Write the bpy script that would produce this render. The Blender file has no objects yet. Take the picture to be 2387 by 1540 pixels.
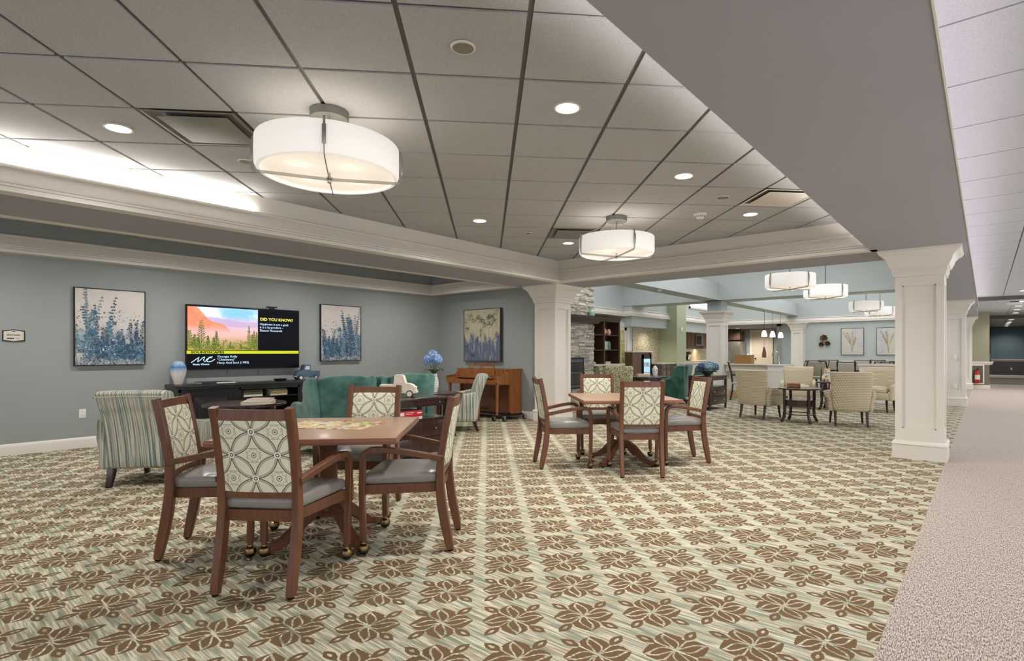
import bpy, bmesh, math, random
from mathutils import Vector, Matrix
random.seed(7)
PI = math.pi
SC = bpy.context.scene
COL = SC.collection
R = math.radians

# ------------------------------------------------------------------ materials
def srgb(r, g, b):
    f = lambda c: (c/255/12.92) if c/255 <= .04045 else ((c/255+.055)/1.055)**2.4
    return (f(r), f(g), f(b), 1)

class V:
    """a value socket with arithmetic"""
    nt = None
    def __init__(s, k): s.k = k
    @staticmethod
    def m(op, *a):
        n = V.nt.nodes.new('ShaderNodeMath'); n.operation = op
        for i, x in enumerate(a):
            if isinstance(x, V): V.nt.links.new(x.k, n.inputs[i])
            else: n.inputs[i].default_value = x
        return V(n.outputs[0])
    def __add__(s, o): return V.m('ADD', s, o)
    __radd__ = __add__
    def __sub__(s, o): return V.m('SUBTRACT', s, o)
    def __rsub__(s, o): return V.m('SUBTRACT', o, s)
    def __mul__(s, o): return V.m('MULTIPLY', s, o)
    __rmul__ = __mul__
    def __truediv__(s, o): return V.m('DIVIDE', s, o)
    def __neg__(s): return V.m('MULTIPLY', s, -1.0)
    def __lt__(s, o): return V.m('LESS_THAN', s, o)
    def __gt__(s, o): return V.m('GREATER_THAN', s, o)
def vabs(a): return V.m('ABSOLUTE', a)
def vfrac(a): return V.m('FRACT', a)
def vfloor(a): return V.m('FLOOR', a)
def vmax(a, b): return V.m('MAXIMUM', a, b)
def vmin(a, b): return V.m('MINIMUM', a, b)
def vsqrt(a): return V.m('SQRT', a)
def vsin(a): return V.m('SINE', a)
def vsign(a): return V.m('SIGN', a)
def vpow(a, b): return V.m('POWER', a, b)
def vlen(a, b): return vsqrt(a*a+b*b)
def vstep(a, e0, e1):
    n = V.nt.nodes.new('ShaderNodeMapRange'); n.interpolation_type = 'SMOOTHSTEP'
    V.nt.links.new(a.k, n.inputs[0]); n.inputs[1].default_value = e0; n.inputs[2].default_value = e1
    return V(n.outputs[0])
def vmix(f, a, b):
    n = V.nt.nodes.new('ShaderNodeMix'); n.data_type = 'RGBA'
    for sock, x in ((n.inputs['Factor'], f), (n.inputs[6], a), (n.inputs[7], b)):
        if isinstance(x, V): V.nt.links.new(x.k, sock)
        else: sock.default_value = x
    return V(n.outputs[2])
def vvec(x, y, z=0.0):
    n = V.nt.nodes.new('ShaderNodeCombineXYZ')
    for i, a in enumerate((x, y, z)):
        if isinstance(a, V): V.nt.links.new(a.k, n.inputs[i])
        else: n.inputs[i].default_value = a
    return V(n.outputs[0])
def vxyz(v):
    n = V.nt.nodes.new('ShaderNodeSeparateXYZ'); V.nt.links.new(v.k, n.inputs[0])
    return V(n.outputs[0]), V(n.outputs[1]), V(n.outputs[2])
def vnoise(vec, scale=5, detail=3, rough=.5, col=False, dist=0):
    n = V.nt.nodes.new('ShaderNodeTexNoise')
    V.nt.links.new(vec.k, n.inputs['Vector']); n.inputs['Scale'].default_value = scale
    n.inputs['Detail'].default_value = detail; n.inputs['Roughness'].default_value = rough
    n.inputs['Distortion'].default_value = dist
    return V(n.outputs[1 if col else 0])
def vvor(vec, scale=5, feature='F1', out='Distance'):
    n = V.nt.nodes.new('ShaderNodeTexVoronoi'); n.feature = feature
    V.nt.links.new(vec.k, n.inputs['Vector']); n.inputs['Scale'].default_value = scale
    return V(n.outputs[out])
def vpos():
    n = V.nt.nodes.new('ShaderNodeNewGeometry'); return V(n.outputs['Position'])
def vobj():
    n = V.nt.nodes.new('ShaderNodeTexCoord'); return V(n.outputs['Object'])
def vattr(name):
    n = V.nt.nodes.new('ShaderNodeAttribute'); n.attribute_name = name; return V(n.outputs['Color'])

def mat(name, color=(.8, .8, .8, 1), rough=.6, metal=0, fn=None, bump=None, spec=.5, emit=None, es=0, coat=0, trans=0, alpha=1, sheen=0):
    m = bpy.data.materials.new(name); m.use_nodes = True
    nt = m.node_tree; V.nt = nt
    b = nt.nodes['Principled BSDF']
    b.inputs['Base Color'].default_value = color
    b.inputs['Roughness'].default_value = rough; b.inputs['Metallic'].default_value = metal
    b.inputs['Specular IOR Level'].default_value = spec
    b.inputs['Coat Weight'].default_value = coat; b.inputs['Coat Roughness'].default_value = .15
    b.inputs['Transmission Weight'].default_value = trans
    b.inputs['Alpha'].default_value = alpha
    if sheen: b.inputs['Sheen Weight'].default_value = sheen
    if fn:
        c = fn()
        nt.links.new(c.k, b.inputs['Base Color'])
        if emit == 'base': nt.links.new(c.k, b.inputs['Emission Color']); b.inputs['Emission Strength'].default_value = es
    if emit and emit != 'base':
        b.inputs['Emission Color'].default_value = emit; b.inputs['Emission Strength'].default_value = es
    if bump:
        h, st, di = bump()
        n = nt.nodes.new('ShaderNodeBump'); n.inputs['Strength'].default_value = st; n.inputs['Distance'].default_value = di
        nt.links.new(h.k, n.inputs['Height']); nt.links.new(n.outputs[0], b.inputs['Normal'])
    return m

def paint(name, c, rough=.75, var=.04):
    def fn():
        n = vnoise(vpos(), 1.3, 2)
        d = tuple(min(1, x*(1+var)) for x in c[:3])+(1,); e = tuple(x*(1-var) for x in c[:3])+(1,)
        return vmix(n, e, d)
    return mat(name, c, rough, fn=fn, bump=lambda: (vnoise(vpos(), 260, 2), .12, .002))

def wood(name, dark, light, rough=.35, scale=1.0, axis='z', coat=.15):
    def fn():
        x, y, z = vxyz(vobj())
        s = scale
        if axis == 'z': v = vvec(x*(26*s), y*(26*s), z*(1.6*s))
        elif axis == 'x': v = vvec(x*(1.6*s), y*(26*s), z*(26*s))
        else: v = vvec(x*(26*s), y*(1.6*s), z*(26*s))
        n = vnoise(v, 1.6, 5, .6, dist=.6)
        return vmix(vstep(n, .3, .72), dark, light)
    return mat(name, dark, rough, fn=fn, coat=coat)

# ------------------------------------------------------------------ mesh collector
class MB:
    def __init__(s): s.bm = bmesh.new(); s.cl = s.bm.loops.layers.color.new('Col')
    def _tag(s, verts, mi, col=None):
        fs = set()
        for v in verts:
            for f in v.link_faces: fs.add(f)
        for f in fs:
            f.material_index = mi
            if col:
                for l in f.loops: l[s.cl] = (col[0], col[1], col[2], 1)
    def box(s, x0, x1, y0, y1, z0, z1, mi=0, bev=0, col=None, M=None):
        old = set(s.bm.verts) if bev else None
        r = bmesh.ops.create_cube(s.bm, size=1)
        vs = r['verts']
        for v in vs:
            v.co = Vector(((x0+x1)/2+v.co.x*(x1-x0), (y0+y1)/2+v.co.y*(y1-y0), (z0+z1)/2+v.co.z*(z1-z0)))
        if bev:
            es = list({e for v in vs for e in v.link_edges})
            bmesh.ops.bevel(s.bm, geom=es, offset=bev, segments=2, affect='EDGES', profile=.6)
            vs = [v for v in s.bm.verts if v not in old]
        if M is not None:
            for v in vs: v.co = M @ v.co
        s._tag(vs, mi, col); return vs
    def face(s, pts, mi=0, col=None):
        vs = [s.bm.verts.new(p) for p in pts]
        f = s.bm.faces.new(vs); f.material_index = mi
        if col:
            for l in f.loops: l[s.cl] = (col[0], col[1], col[2], 1)
        return f
    def cyl(s, c, r, h, seg=24, mi=0, r2=None, axis='z', M=None):
        rr = bmesh.ops.create_cone(s.bm, cap_ends=True, segments=seg, radius1=r, radius2=r if r2 is None else r2, depth=h)
        for v in rr['verts']:
            p = v.co.copy(); p.z += h/2
            if axis == 'x': p = Vector((p.z, p.x, p.y))
            elif axis == 'y': p = Vector((p.y, p.z, p.x))
            p = p+Vector(c)
            if M is not None: p = M @ p
            v.co = p
        s._tag(rr['verts'], mi)
    def ball(s, c, r, mi=0, sz=(1, 1, 1), seg=16, M=None):
        rr = bmesh.ops.create_uvsphere(s.bm, u_segments=seg, v_segments=max(6, seg//2), radius=r)
        for v in rr['verts']:
            p = Vector((v.co.x*sz[0], v.co.y*sz[1], v.co.z*sz[2]))+Vector(c)
            if M is not None: p = M @ p
            v.co = p
        s._tag(rr['verts'], mi)
    def lathe(s, prof, c=(0, 0, 0), seg=32, mi=0, mis=None, M=None):
        rings = []
        for (r, z) in prof:
            ring = []
            for k in range(seg):
                a = 2*PI*k/seg
                p = Vector((c[0]+r*math.cos(a), c[1]+r*math.sin(a), c[2]+z))
                if M is not None: p = M @ p
                ring.append(s.bm.verts.new(p))
            rings.append(ring)
        for i in range(len(rings)-1):
            for k in range(seg):
                f = s.bm.faces.new((rings[i][k], rings[i][(k+1) % seg], rings[i+1][(k+1) % seg], rings[i+1][k]))
                f.material_index = mis[i] if mis else mi
        for ring, fl in ((rings[0], True), (rings[-1], False)):
            try:
                f = s.bm.faces.new(ring[::-1] if fl else ring); f.material_index = (mis[0] if fl else mis[-1]) if mis else mi
            except Exception: pass
    def tube(s, pts, sec, mi=0, up=Vector((0, 0, 1)), close=False, col=None):
        """sweep a section (list of (a,b), or radius, or function of index) along pts; b along 'up'"""
        pts = [Vector(p) for p in pts]; n = len(pts); rings = []
        for i, p in enumerate(pts):
            if close: t = pts[(i+1) % n]-pts[i-1]
            else: t = pts[min(i+1, n-1)]-pts[max(i-1, 0)]
            t.normalize()
            u = up-t*up.dot(t)
            if u.length < 1e-4: u = Vector((1, 0, 0))-t*t.x
            u.normalize(); w = t.cross(u)
            sc = sec(i/(n-1)) if callable(sec) else sec
            if isinstance(sc, (int, float)):
                sc = [(sc*math.cos(2*PI*k/10), sc*math.sin(2*PI*k/10)) for k in range(10)]
            elif isinstance(sc, tuple):
                a, b = sc; c_ = min(a, b)*.28
                sc = [(a-c_, -b), (a, -b+c_), (a, b-c_), (a-c_, b), (-a+c_, b), (-a, b-c_), (-a, -b+c_), (-a+c_, -b)]
            rings.append([s.bm.verts.new(p+w*a_+u*b_) for a_, b_ in sc])
        m = len(rings[0])
        vs = [v for r_ in rings for v in r_]
        for i in range(n if close else n-1):
            A, B_ = rings[i], rings[(i+1) % n]
            for k in range(m): s.bm.faces.new((A[k], A[(k+1) % m], B_[(k+1) % m], B_[k]))
        if not close: s.bm.faces.new(rings[0][::-1]); s.bm.faces.new(rings[-1])
        s._tag(vs, mi, col)
    def prism(s, pts, d, mi=0, axis='z', off=0, M=None, col=None):
        """extrude 2D outline by d along axis (pts in the two other axes)"""
        def mk(a, b, c):
            p = Vector((a, b, c)) if axis == 'z' else (Vector((a, c, b)) if axis == 'y' else Vector((c, a, b)))
            return M @ p if M is not None else p
        A = [s.bm.verts.new(mk(a, b, off)) for a, b in pts]; B_ = [s.bm.verts.new(mk(a, b, off+d)) for a, b in pts]
        n = len(pts)
        for k in range(n): s.bm.faces.new((A[k], A[(k+1) % n], B_[(k+1) % n], B_[k]))
        s.bm.faces.new(A[::-1]); s.bm.faces.new(B_)
        s._tag(A+B_, mi, col)
    def rb(s, c, size, r, mi=0, n=7, fn=None, M=None):
        """rounded, subdivided block with optional deformation"""
        N = n+1; hx, hy, hz = size[0]/2, size[1]/2, size[2]/2; D_ = {}
        def g(h):
            # positions along one axis, denser near the rounded border
            out = []
            for i in range(N+1):
                if i == 0: out.append(-h)
                elif i == N: out.append(h)
                else:
                    u = (i-1)/(N-2)*2-1
                    out.append(u*(h-r*.45) if i in (1, N-1) else u*(h-r))
            return out
        GX, GY, GZ = g(hx), g(hy), g(hz)
        def vert(i, j, k):
            key = (i, j, k)
            if key in D_: return D_[key]
            P = Vector((GX[i], GY[j], GZ[k]))
            I = Vector([max(-(h-r), min(h-r, x)) for x, h in zip(P, (hx, hy, hz))])
            Q = P-I
            if Q.length > 1e-7: P = I+Q.normalized()*r
            if fn: P = Vector(fn(P.x, P.y, P.z))
            P = P+Vector(c)
            D_[key] = s.bm.verts.new(M @ P if M is not None else P)
            return D_[key]
        for ax in range(3):
            for side in (0, N):
                for a_ in range(N):
                    for b_ in range(N):
                        q = []
                        for da, db in ((0, 0), (1, 0), (1, 1), (0, 1)):
                            idx = [0, 0, 0]; idx[ax] = side; idx[(ax+1) % 3] = a_+da; idx[(ax+2) % 3] = b_+db
                            q.append(vert(*idx))
                        try: s.bm.faces.new(q if side else q[::-1])
                        except Exception: pass
        s._tag(D_.values(), mi)
    def sweep(s, prof, path, mi=0, closed=False, side=1):
        """crown / base moulding: prof = [(out, z)], path = [(x, y)], mitred"""
        n = len(path); rings = []
        P = [Vector(p) for p in path]
        for i in range(n):
            if closed or 0 < i < n-1:
                d0 = (P[i]-P[i-1]).normalized(); d1 = (P[(i+1) % n]-P[i]).normalized()
            elif i == 0: d0 = d1 = (P[1]-P[0]).normalized()
            else: d0 = d1 = (P[-1]-P[-2]).normalized()
            n0 = Vector((-d0.y, d0.x)); n1 = Vector((-d1.y, d1.x))
            m = (n0+n1).normalized(); k = 1/max(.3, m.dot(n0))
            rings.append([s.bm.verts.new((P[i].x+m.x*o*k*side, P[i].y+m.y*o*k*side, z)) for o, z in prof])
        m = len(prof); vs = [v for r_ in rings for v in r_]
        for i in range(n if closed else n-1):
            A, B_ = rings[i], rings[(i+1) % n]
            for k in range(m-1): s.bm.faces.new((A[k], A[k+1], B_[k+1], B_[k]))
        if not closed:
            try: s.bm.faces.new(rings[0]); s.bm.faces.new(rings[-1])
            except Exception: pass
        s._tag(vs, mi)
    def build(s, name, mats, parent=None, smooth=.6, loc=None, rot=0, kind=None, label=None):
        bm = s.bm
        bmesh.ops.recalc_face_normals(bm, faces=bm.faces)
        for f in bm.faces: f.smooth = True
        for e in bm.edges:
            if len(e.link_faces) == 2:
                if e.calc_face_angle(0) > smooth: e.smooth = False
        me = bpy.data.meshes.new(name); bm.to_mesh(me); bm.free()
        if not isinstance(mats, (list, tuple)): mats = [mats]
        for m in mats: me.materials.append(m)
        o = bpy.data.objects.new(name, me); COL.objects.link(o)
        if parent: o.parent = parent
        if loc: o.location = loc
        if rot: o.rotation_euler = (0, 0, rot)
        if kind: o['kind'] = kind
        if label: o['label'] = label
        return o

def thing(name, label, cat, loc=(0, 0, 0), rz=0, group=None):
    o = bpy.data.objects.new(name, None); COL.objects.link(o)
    o.empty_display_size = .1
    o.location = loc; o.rotation_euler = (0, 0, rz); o['label'] = label; o['category'] = cat
    if group: o['group'] = group
    return o
def tag(o, label, cat, group=None):
    o['label'] = label; o['category'] = cat
    if group: o['group'] = group
    return o
def dup(root, loc, rz=0, label=None, group=None, scale=None):
    r = root.copy(); COL.objects.link(r); r.location = loc; r.rotation_euler = (0, 0, rz)
    if scale: r.scale = (scale,)*3 if isinstance(scale, (int, float)) else scale
    if label: r['label'] = label
    if group: r['group'] = group
    for ch in list(root.children):
        c = ch.copy(); COL.objects.link(c); c.parent = r
        for g in list(ch.children):
            d = g.copy(); COL.objects.link(d); d.parent = c
    return r
def text_obj(name, body, size, m, parent, M, align='LEFT', bold=0, sx=1, label=None):
    cu = bpy.data.curves.new(name, 'FONT'); cu.body = body; cu.size = size; cu.align_x = align
    cu.offset = bold; cu.space_line = 1.05; cu.resolution_u = 2
    o = bpy.data.objects.new(name, cu); COL.objects.link(o)
    dg = bpy.context.evaluated_depsgraph_get(); dg.update()
    me = bpy.data.meshes.new_from_object(o.evaluated_get(dg)); me.name = name
    bpy.data.objects.remove(o); bpy.data.curves.remove(cu)
    me.transform(Matrix.Diagonal((sx, 1, 1, 1))); me.transform(M)
    me.materials.clear(); me.materials.append(m)
    o = bpy.data.objects.new(name, me); COL.objects.link(o)
    if parent: o.parent = parent
    if label: o['label'] = label
    return o
def wallM(origin, xdir, zdir=(0, 0, 1)):
    """matrix taking (x right, y up, z out) of flat artwork to the world"""
    x = Vector(xdir).normalized(); y = Vector(zdir).normalized(); z = x.cross(y)
    return Matrix(((x.x, y.x, z.x, origin[0]), (x.y, y.y, z.y, origin[1]), (x.z, y.z, z.z, origin[2]), (0, 0, 0, 1)))

# ------------------------------------------------------------------ camera
T = R(39.34)
cam = bpy.data.cameras.new('camera'); camo = bpy.data.objects.new('camera', cam); COL.objects.link(camo)
camo.location = (0, 0, 1.27); camo.rotation_euler = (R(90), 0, T)
cam.sensor_width = 36; cam.sensor_fit = 'HORIZONTAL'
cam.lens = 36*1264.4/2387
cam.shift_x = -(1260.75-1193.5)/2387; cam.shift_y = (821-770)/2387
cam.clip_start = .05; cam.clip_end = 200
SC.camera = camo

# ------------------------------------------------------------------ colours
M_wall = paint('wall_paint', srgb(153, 157, 153))
M_wall_blue = paint('atrium_paint', srgb(184, 191, 187))
M_green = paint('sage_paint', srgb(176, 182, 152))
M_white = paint('trim_paint', srgb(226, 219, 208), .45, .01)
M_soffit = paint('soffit_paint', srgb(162, 160, 164), .8)
M_endwall = paint('end_wall_paint', srgb(112, 130, 140))
M_taupe = paint('taupe_paint', srgb(120, 112, 100))
M_dark = mat('black_void', (.01, .01, .01, 1), .9)
def f_tile():
    x, y, z = vxyz(vpos())
    n = vnoise(vpos(), 180, 3, .7)
    return vmix(vstep(n, .35, .7), srgb(172, 172, 172), srgb(193, 192, 192))
M_tile = mat('acoustic_tile', srgb(190, 188, 184), .9, fn=f_tile, bump=lambda: (vnoise(vpos(), 160, 3, .7), .35, .003))
M_grid = mat('ceiling_grid_metal', srgb(96, 93, 90), .5)
M_steel = mat('brushed_nickel', srgb(170, 168, 160), .35, .9)
M_chrome = mat('chrome', srgb(200, 200, 200), .15, 1)
M_black = mat('black_plastic', srgb(14, 14, 15), .4)
M_plastic = mat('white_plastic', srgb(232, 230, 224), .4)

def f_carpet():
    x, y, z = vxyz(vpos())
    c = math.sqrt(.5); P = .3385
    u = (x+y)*c; v = (y-x)*c
    cu = (vfrac((u-.125)/P+.5)-.5)*P
    cv = (vfrac((v-2.585)/P+.5)-.5)*P
    w = vnoise(vpos(), 60, 2)-.5
    cu = cu+w*.008; cv = cv+w*.008
    hz = vabs(cu) > vabs(cv)
    su = vsign(cu); sv = vsign(cv)
    a = hz*(cu*su)+(1-hz)*(cv*sv)
    b = hz*(cv*su)-(1-hz)*(cu*sv)
    b1 = b+vsin(a*38.0)*.010-.003
    def lens(aa, bb, ctr, L, W): 
        t = (aa-ctr)/L
        return (vabs(bb)/W+t*t) < 1.0
    p0 = lens(a, b1, .066, .056, .0185)
    p1 = lens(a, b1, .070, .072, .0275)
    p2 = lens(a, b1+.006, .080, .068, .064)
    la = (a+vabs(b))*c; lb = (a-vabs(b))*c
    leaf = lens(la, lb, .146, .050, .025); hole = lens(la, lb, .150, .020, .0075); lg = lens(la, lb, .140, .060, .033)
    brown = vmax(vmax(p0, p2*(1-p1)*(1-lg*(la > .098))), leaf*(1-hole))
    st = vnoise(vvec(x*5.0, y*95.0), 1.0, 3, .6)
    st2 = vnoise(vvec(x*3.0, y*34.0, 4.0), 1.0, 2)
    st3 = vnoise(vvec(x*4.5, y*26.0, 9.0), 1.0, 2)
    fl = vnoise(vpos(), 420, 2, .6)
    g = vmix(vstep(st, .38, .62), srgb(168, 164, 140), srgb(238, 232, 208))
    g = vmix(vstep(st2, .50, .66)*.75, g, srgb(126, 142, 124))
    g = vmix(vstep(st3, .54, .68)*.6, g, srgb(188, 164, 128))
    br = vmix(vstep(fl, .35, .65), srgb(106, 84, 60), srgb(134, 108, 80))
    g = vmix(vstep(fl, .3, .7), vmix(.25, g, (0.05, .05, .04, 1)), g)
    return vmix(brown, g, br)
M_carpet = mat('leaf_pattern_carpet', (.5, .45, .35, 1), .95, fn=f_carpet, spec=.1,
               bump=lambda: (vnoise(vpos(), 300, 2), .5, .004))
def f_corr():
    x, y, z = vxyz(vpos())
    n = vnoise(vvec(x*230.0, y*42.0), 1.0, 3, .65)
    n2 = vnoise(vvec(x*90.0, y*9.0, 3.0), 1.0, 2)
    g = vmix(vstep(n, .36, .62), srgb(112, 100, 94), srgb(222, 208, 194))
    g = vmix(vstep(n2, .55, .7)*.4, g, srgb(120, 116, 112))
    return g
M_corr = mat('heather_carpet', (.5, .45, .35, 1), .95, fn=f_corr, spec=.1, bump=lambda: (vnoise(vpos(), 200, 2), .5, .004))
M_farcarpet = mat('dark_grey_carpet', srgb(108, 100, 90), .95, fn=lambda: vmix(vstep(vnoise(vpos(), 90, 3), .35, .65), srgb(96, 90, 82), srgb(134, 126, 114)), spec=.1)  # floor colour is darker at the far end of the corridor

# ------------------------------------------------------------------ shell
S = 2.49; C = 2.897; TOP = 4.25
def structure(name, m, mats, **k): return m.build(name, mats, kind='structure', **k)
f = MB(); f.box(-14, -.36, -6, 30, -.12, 0); structure('floor', f, M_carpet)
f = MB(); f.box(-.36, 2.6, -6, 28.2, -.12, 0, 0); f.box(-.36, 2.6, 28.2, 37, -.12, 0, 1); structure('floor', f, [M_corr, M_farcarpet])

# walls
w = MB(); w.box(-9.62, -9.32, -6, 8.18, 0, 3.05); structure('wall_left', w, M_wall)
w = MB(); w.box(-9.32, -6.45, 7.88, 8.18, 0, S); structure('wall_back', w, M_wall)
# far left wall of the open lounge with door and bookcase, then the bar recess and the kitchen
w = MB()
w.box(-9.62, -9.3, 8.18, 16.26, 0, TOP)
w.box(-9.55, -8.97, 15.64, 18.2, 2.13, TOP)
w.box(-9.55, -9.25, 18.95, 24.2, 2.10, TOP)
structure('wall_far_left', w, M_wall_blue)
w = MB(); w.box(-10.6, -8.59, 18.2, 18.98, 0, TOP); structure('wall_sage', w, M_green)
def f_mosaic():
    x, y, z = vxyz(vobj())
    u = (y+z)*26.0; v = (y-z)*26.0
    iu = vfloor(u); iv = vfloor(v)
    r = vfrac(vsin(iu*12.9898+iv*78.233)*43758.5)
    e = vmax(vabs(vfrac(u)-.5), vabs(vfrac(v)-.5)) > .43
    c = vmix(r, srgb(104, 90, 68), srgb(232, 218, 186))
    return vmix(e, c, srgb(170, 160, 135))
M_mosaic = mat('mosaic_tile', srgb(150, 135, 105), .3, fn=f_mosaic)
w = MB(); w.box(-9.6, -9.28, 16.26, 18.2, 0, 2.13); structure('wall_mosaic', w, M_mosaic)
w = MB(); w.box(-10.2, -10.0, 18.98, 27.0, 0, 2.6); structure('wall_kitchen', w, M_mosaic)
w = MB(); w.box(-10.2, -6.2, 27.0, 27.2, 0, 2.5); structure('wall_kitchen_back', w, M_wall)
w = MB(); w.box(-6.95, -6.75, 24.5, 27.0, 0, 2.5); structure('wall_kitchen_side', w, M_wall)
w = MB(); w.box(-6.1, -.8, 24.2, 24.5, 0, S); w.box(-9.55, -.5, 24.2, 24.5, S, TOP); structure('wall_far', w, M_wall_blue)
# corridor far walls
w = MB(); w.box(-.8, .11, 24.24, 24.5, .95, 2.72, 0); w.box(-.8, .11, 24.24, 24.5, 0, .95, 1)
w.box(-.1, .11, 24.5, 35.7, .95, 2.72, 0); w.box(-.1, .11, 24.5, 35.7, 0, .95, 1)
structure('wall_corridor', w, [paint('olive_grey_paint', srgb(150, 146, 124)), M_taupe])
w = MB(); w.box(-.5, 3, 35.7, 36, .92, 2.8, 0); w.box(-.5, 3, 35.7, 36, 0, .92, 1)
structure('wall_end', w, [M_endwall, paint('slate_paint', srgb(92, 92, 92))])
# window wall to the right of the corridor and behind the camera (out of view)
w = MB()
w.box(2.4, 2.6, -6, 36, 0, .5); w.box(2.4, 2.6, -6, 36, 2.45, TOP)
for k in range(12): w.box(2.4, 2.6, -6+k*3.8, -5.7+k*3.8, .5, 2.45)
w.box(2.4, 2.6, 24, 36, .5, 2.45)
structure('wall_right', w, M_wall)
w = MB()
w.box(-9.6, 2.6, -6.2, -6, 0, .5); w.box(-9.6, 2.6, -6.2, -6, 2.45, TOP)
for k in range(6): w.box(-9.6+k*2.35, -9.35+k*2.35, -6.2, -6, .5, 2.45)
structure('wall_front', w, M_wall)

# soffits / beams (painted boxes, bottoms at S)
w = MB()
w.box(-6.74, -5.87, -6, 8.45, S, 3.2)
w.box(-9.32, -6.74, 7.62, 8.45, S, 3.2)
w.box(-5.87, -.97, 7.65, 8.45, S, 3.2)
w.box(-9.32, -6.74, -6, -5.2, S, 3.2)
w.box(-5.87, -.97, -6, -4.6, S, 3.2)
structure('ceiling_soffit', w, M_soffit)
w = MB(); w.box(-.97, -.19, -6, 24.24, S, 3.2); w.box(-.19, -.14, -6, 19, S, S+.012); w.box(-.147, -.14, -6, 19, S+.012, S+.03); structure('ceiling_beam', w, M_soffit)
w = MB()
w.box(-6.5, -6.02, 8.45, 24.2, 2.8, 3.29)
w.box(-9.3, -.97, 15.6, 16.45, 2.8, TOP)
structure('ceiling_atrium_beams', w, M_wall_blue)
w = MB()
w.box(-9.3, -.97, 8.25, 8.45, 3.1, TOP); w.box(-.97, -.9, 8.45, 24.2, 3.1, TOP)
structure('wall_atrium_upper', w, M_wall_blue)
# atrium ceiling with skylight openings
w = MB()
for (y0, y1) in ((8.2, 15.6), (16.45, 24.5)):
    w.box(-9.6, -.8, y0, y0+.9, TOP-.05, TOP+.1); w.box(-9.6, -.8, y1-.9, y1, TOP-.05, TOP+.1)
    w.box(-9.6, -8.9, y0+.9, y1-.9, TOP-.05, TOP+.1); w.box(-1.5, -.8, y0+.9, y1-.9, TOP-.05, TOP+.1)
    w.box(-6.6, -5.9, y0+.9, y1-.9, TOP-.05, TOP+.1)
w.box(-9.6, -.8, 15.5, 16.5, TOP-.05, TOP+.1)
structure('ceiling_atrium', w, M_white)
w = MB(); w.box(-10.3, -5.9, 24.5, 27.2, 2.40, 2.6); w.box(-10.3, -9.5, 16.2, 24.5, 2.62, 2.75); structure('ceiling_kitchen', w, M_soffit)

# diagonal acoustic tile ceiling -----------------------------------------
def clip_poly(poly, x0, x1, y0, y1):
    def cl(p, ins, inter):
        out = []
        for i in range(len(p)):
            a, b = p[i-1], p[i]
            if ins(b):
                if not ins(a): out.append(inter(a, b))
                out.append(b)
            elif ins(a): out.append(inter(a, b))
        return out
    for ax, lim, sg in ((0, x0, 1), (0, x1, -1), (1, y0, 1), (1, y1, -1)):
        if not poly: return poly
        ins = lambda q: (q[ax]-lim)*sg >= 0
        def inter(a, b):
            t = (lim-a[ax])/(b[ax]-a[ax]); return (a[0]+(b[0]-a[0])*t, a[1]+(b[1]-a[1])*t)
        poly = cl(poly, ins, inter)
    return poly
TS = .6374; CC = math.sqrt(.5)
U0, V0 = .325*TS, .068*TS
def diag(u, v): return ((u-v)*CC, (u+v)*CC)
skip = {(-4, 6): 1, (1, 11): 1, (4, 8): 1}
tiles = MB()
for i in range(-16, 16):
    for j in range(-14, 24):
        g = .014
        q = [(i*TS+U0+g, j*TS+V0+g), ((i+1)*TS+U0-g, j*TS+V0+g), ((i+1)*TS+U0-g, (j+1)*TS+V0-g), (i*TS+U0+g, (j+1)*TS+V0-g)]
        for reg, rect in enumerate(((-5.87, -.97, -4.6, 7.65), (-9.32, -6.74, -5.2, 7.62))):
            if reg == 0 and (i, j) in skip: continue
            p = clip_poly([diag(*a) for a in q], *rect)
            if len(p) >= 3:
                q2 = []
                for a in p:
                    if not q2 or (abs(a[0]-q2[-1][0])+abs(a[1]-q2[-1][1])) > 1e-4: q2.append(a)
                if len(q2) >= 3 and abs(q2[0][0]-q2[-1][0])+abs(q2[0][1]-q2[-1][1]) < 1e-4: q2.pop()
                if len(q2) >= 3: tiles.prism(q2, .02, off=C)
structure('ceiling', tiles, M_tile)
bars = MB()
bars.box(-5.87, -.97, -4.6, 7.65, C+.012, C+.03); bars.box(-9.32, -6.74, -5.2, 7.62, C+.012, C+.03)
structure('ceiling_grid', bars, M_grid)
lid = MB(); lid.box(-9.7, 2.7, -6.3, 8.3, 3.2, 3.3); structure('ceiling_roof', lid, M_dark)  # unseen lid added to keep sky light from leaking in
# corridor ceiling
tiles = MB(); TC = .737
for k in range(-12, 22):
    y0 = 3.106+k*TC-.007+.014; y1 = y0+TC-.014
    for (x0, x1) in ((-.188, .353), (.367, 1.09), (1.104, 1.83), (1.844, 2.4)):
        if y0 < 19: tiles.box(x0, x1, y0, min(y1, 19), 2.77, 2.785)
for k in range(13):
    y0 = 19.2+k*TC; 
    for (x0, x1) in ((-.4, .6), (.61, 1.33), (1.34, 2.4)):
        if y0 < 27: tiles.box(x0, x1, y0+.006, min(y0+TC-.006, 27.2), 2.675, 2.69)
for k in range(12):
    y0 = 27.2+k*TC
    for (x0, x1) in ((-.4, .6), (.61, 1.33), (1.34, 2.4)): tiles.box(x0, x1, y0+.006, min(y0+TC-.006, 35.7), 2.56, 2.575)
structure('ceiling_corridor', tiles, M_tile)
bars = MB(); bars.box(-.19, 2.4, -6, 19.2, 2.781, 2.80); bars.box(-.4, 2.4, 19.2, 27.2, 2.686, 2.70); bars.box(-.4, 2.4, 27.2, 35.7, 2.571, 2.59)
bars.box(-.19, 2.4, 19.0, 19.2, 2.675, 2.8); bars.box(-.4, 2.4, 27.1, 27.2, 2.56, 2.7)
structure('ceiling_corridor_grid', bars, M_grid)

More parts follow.
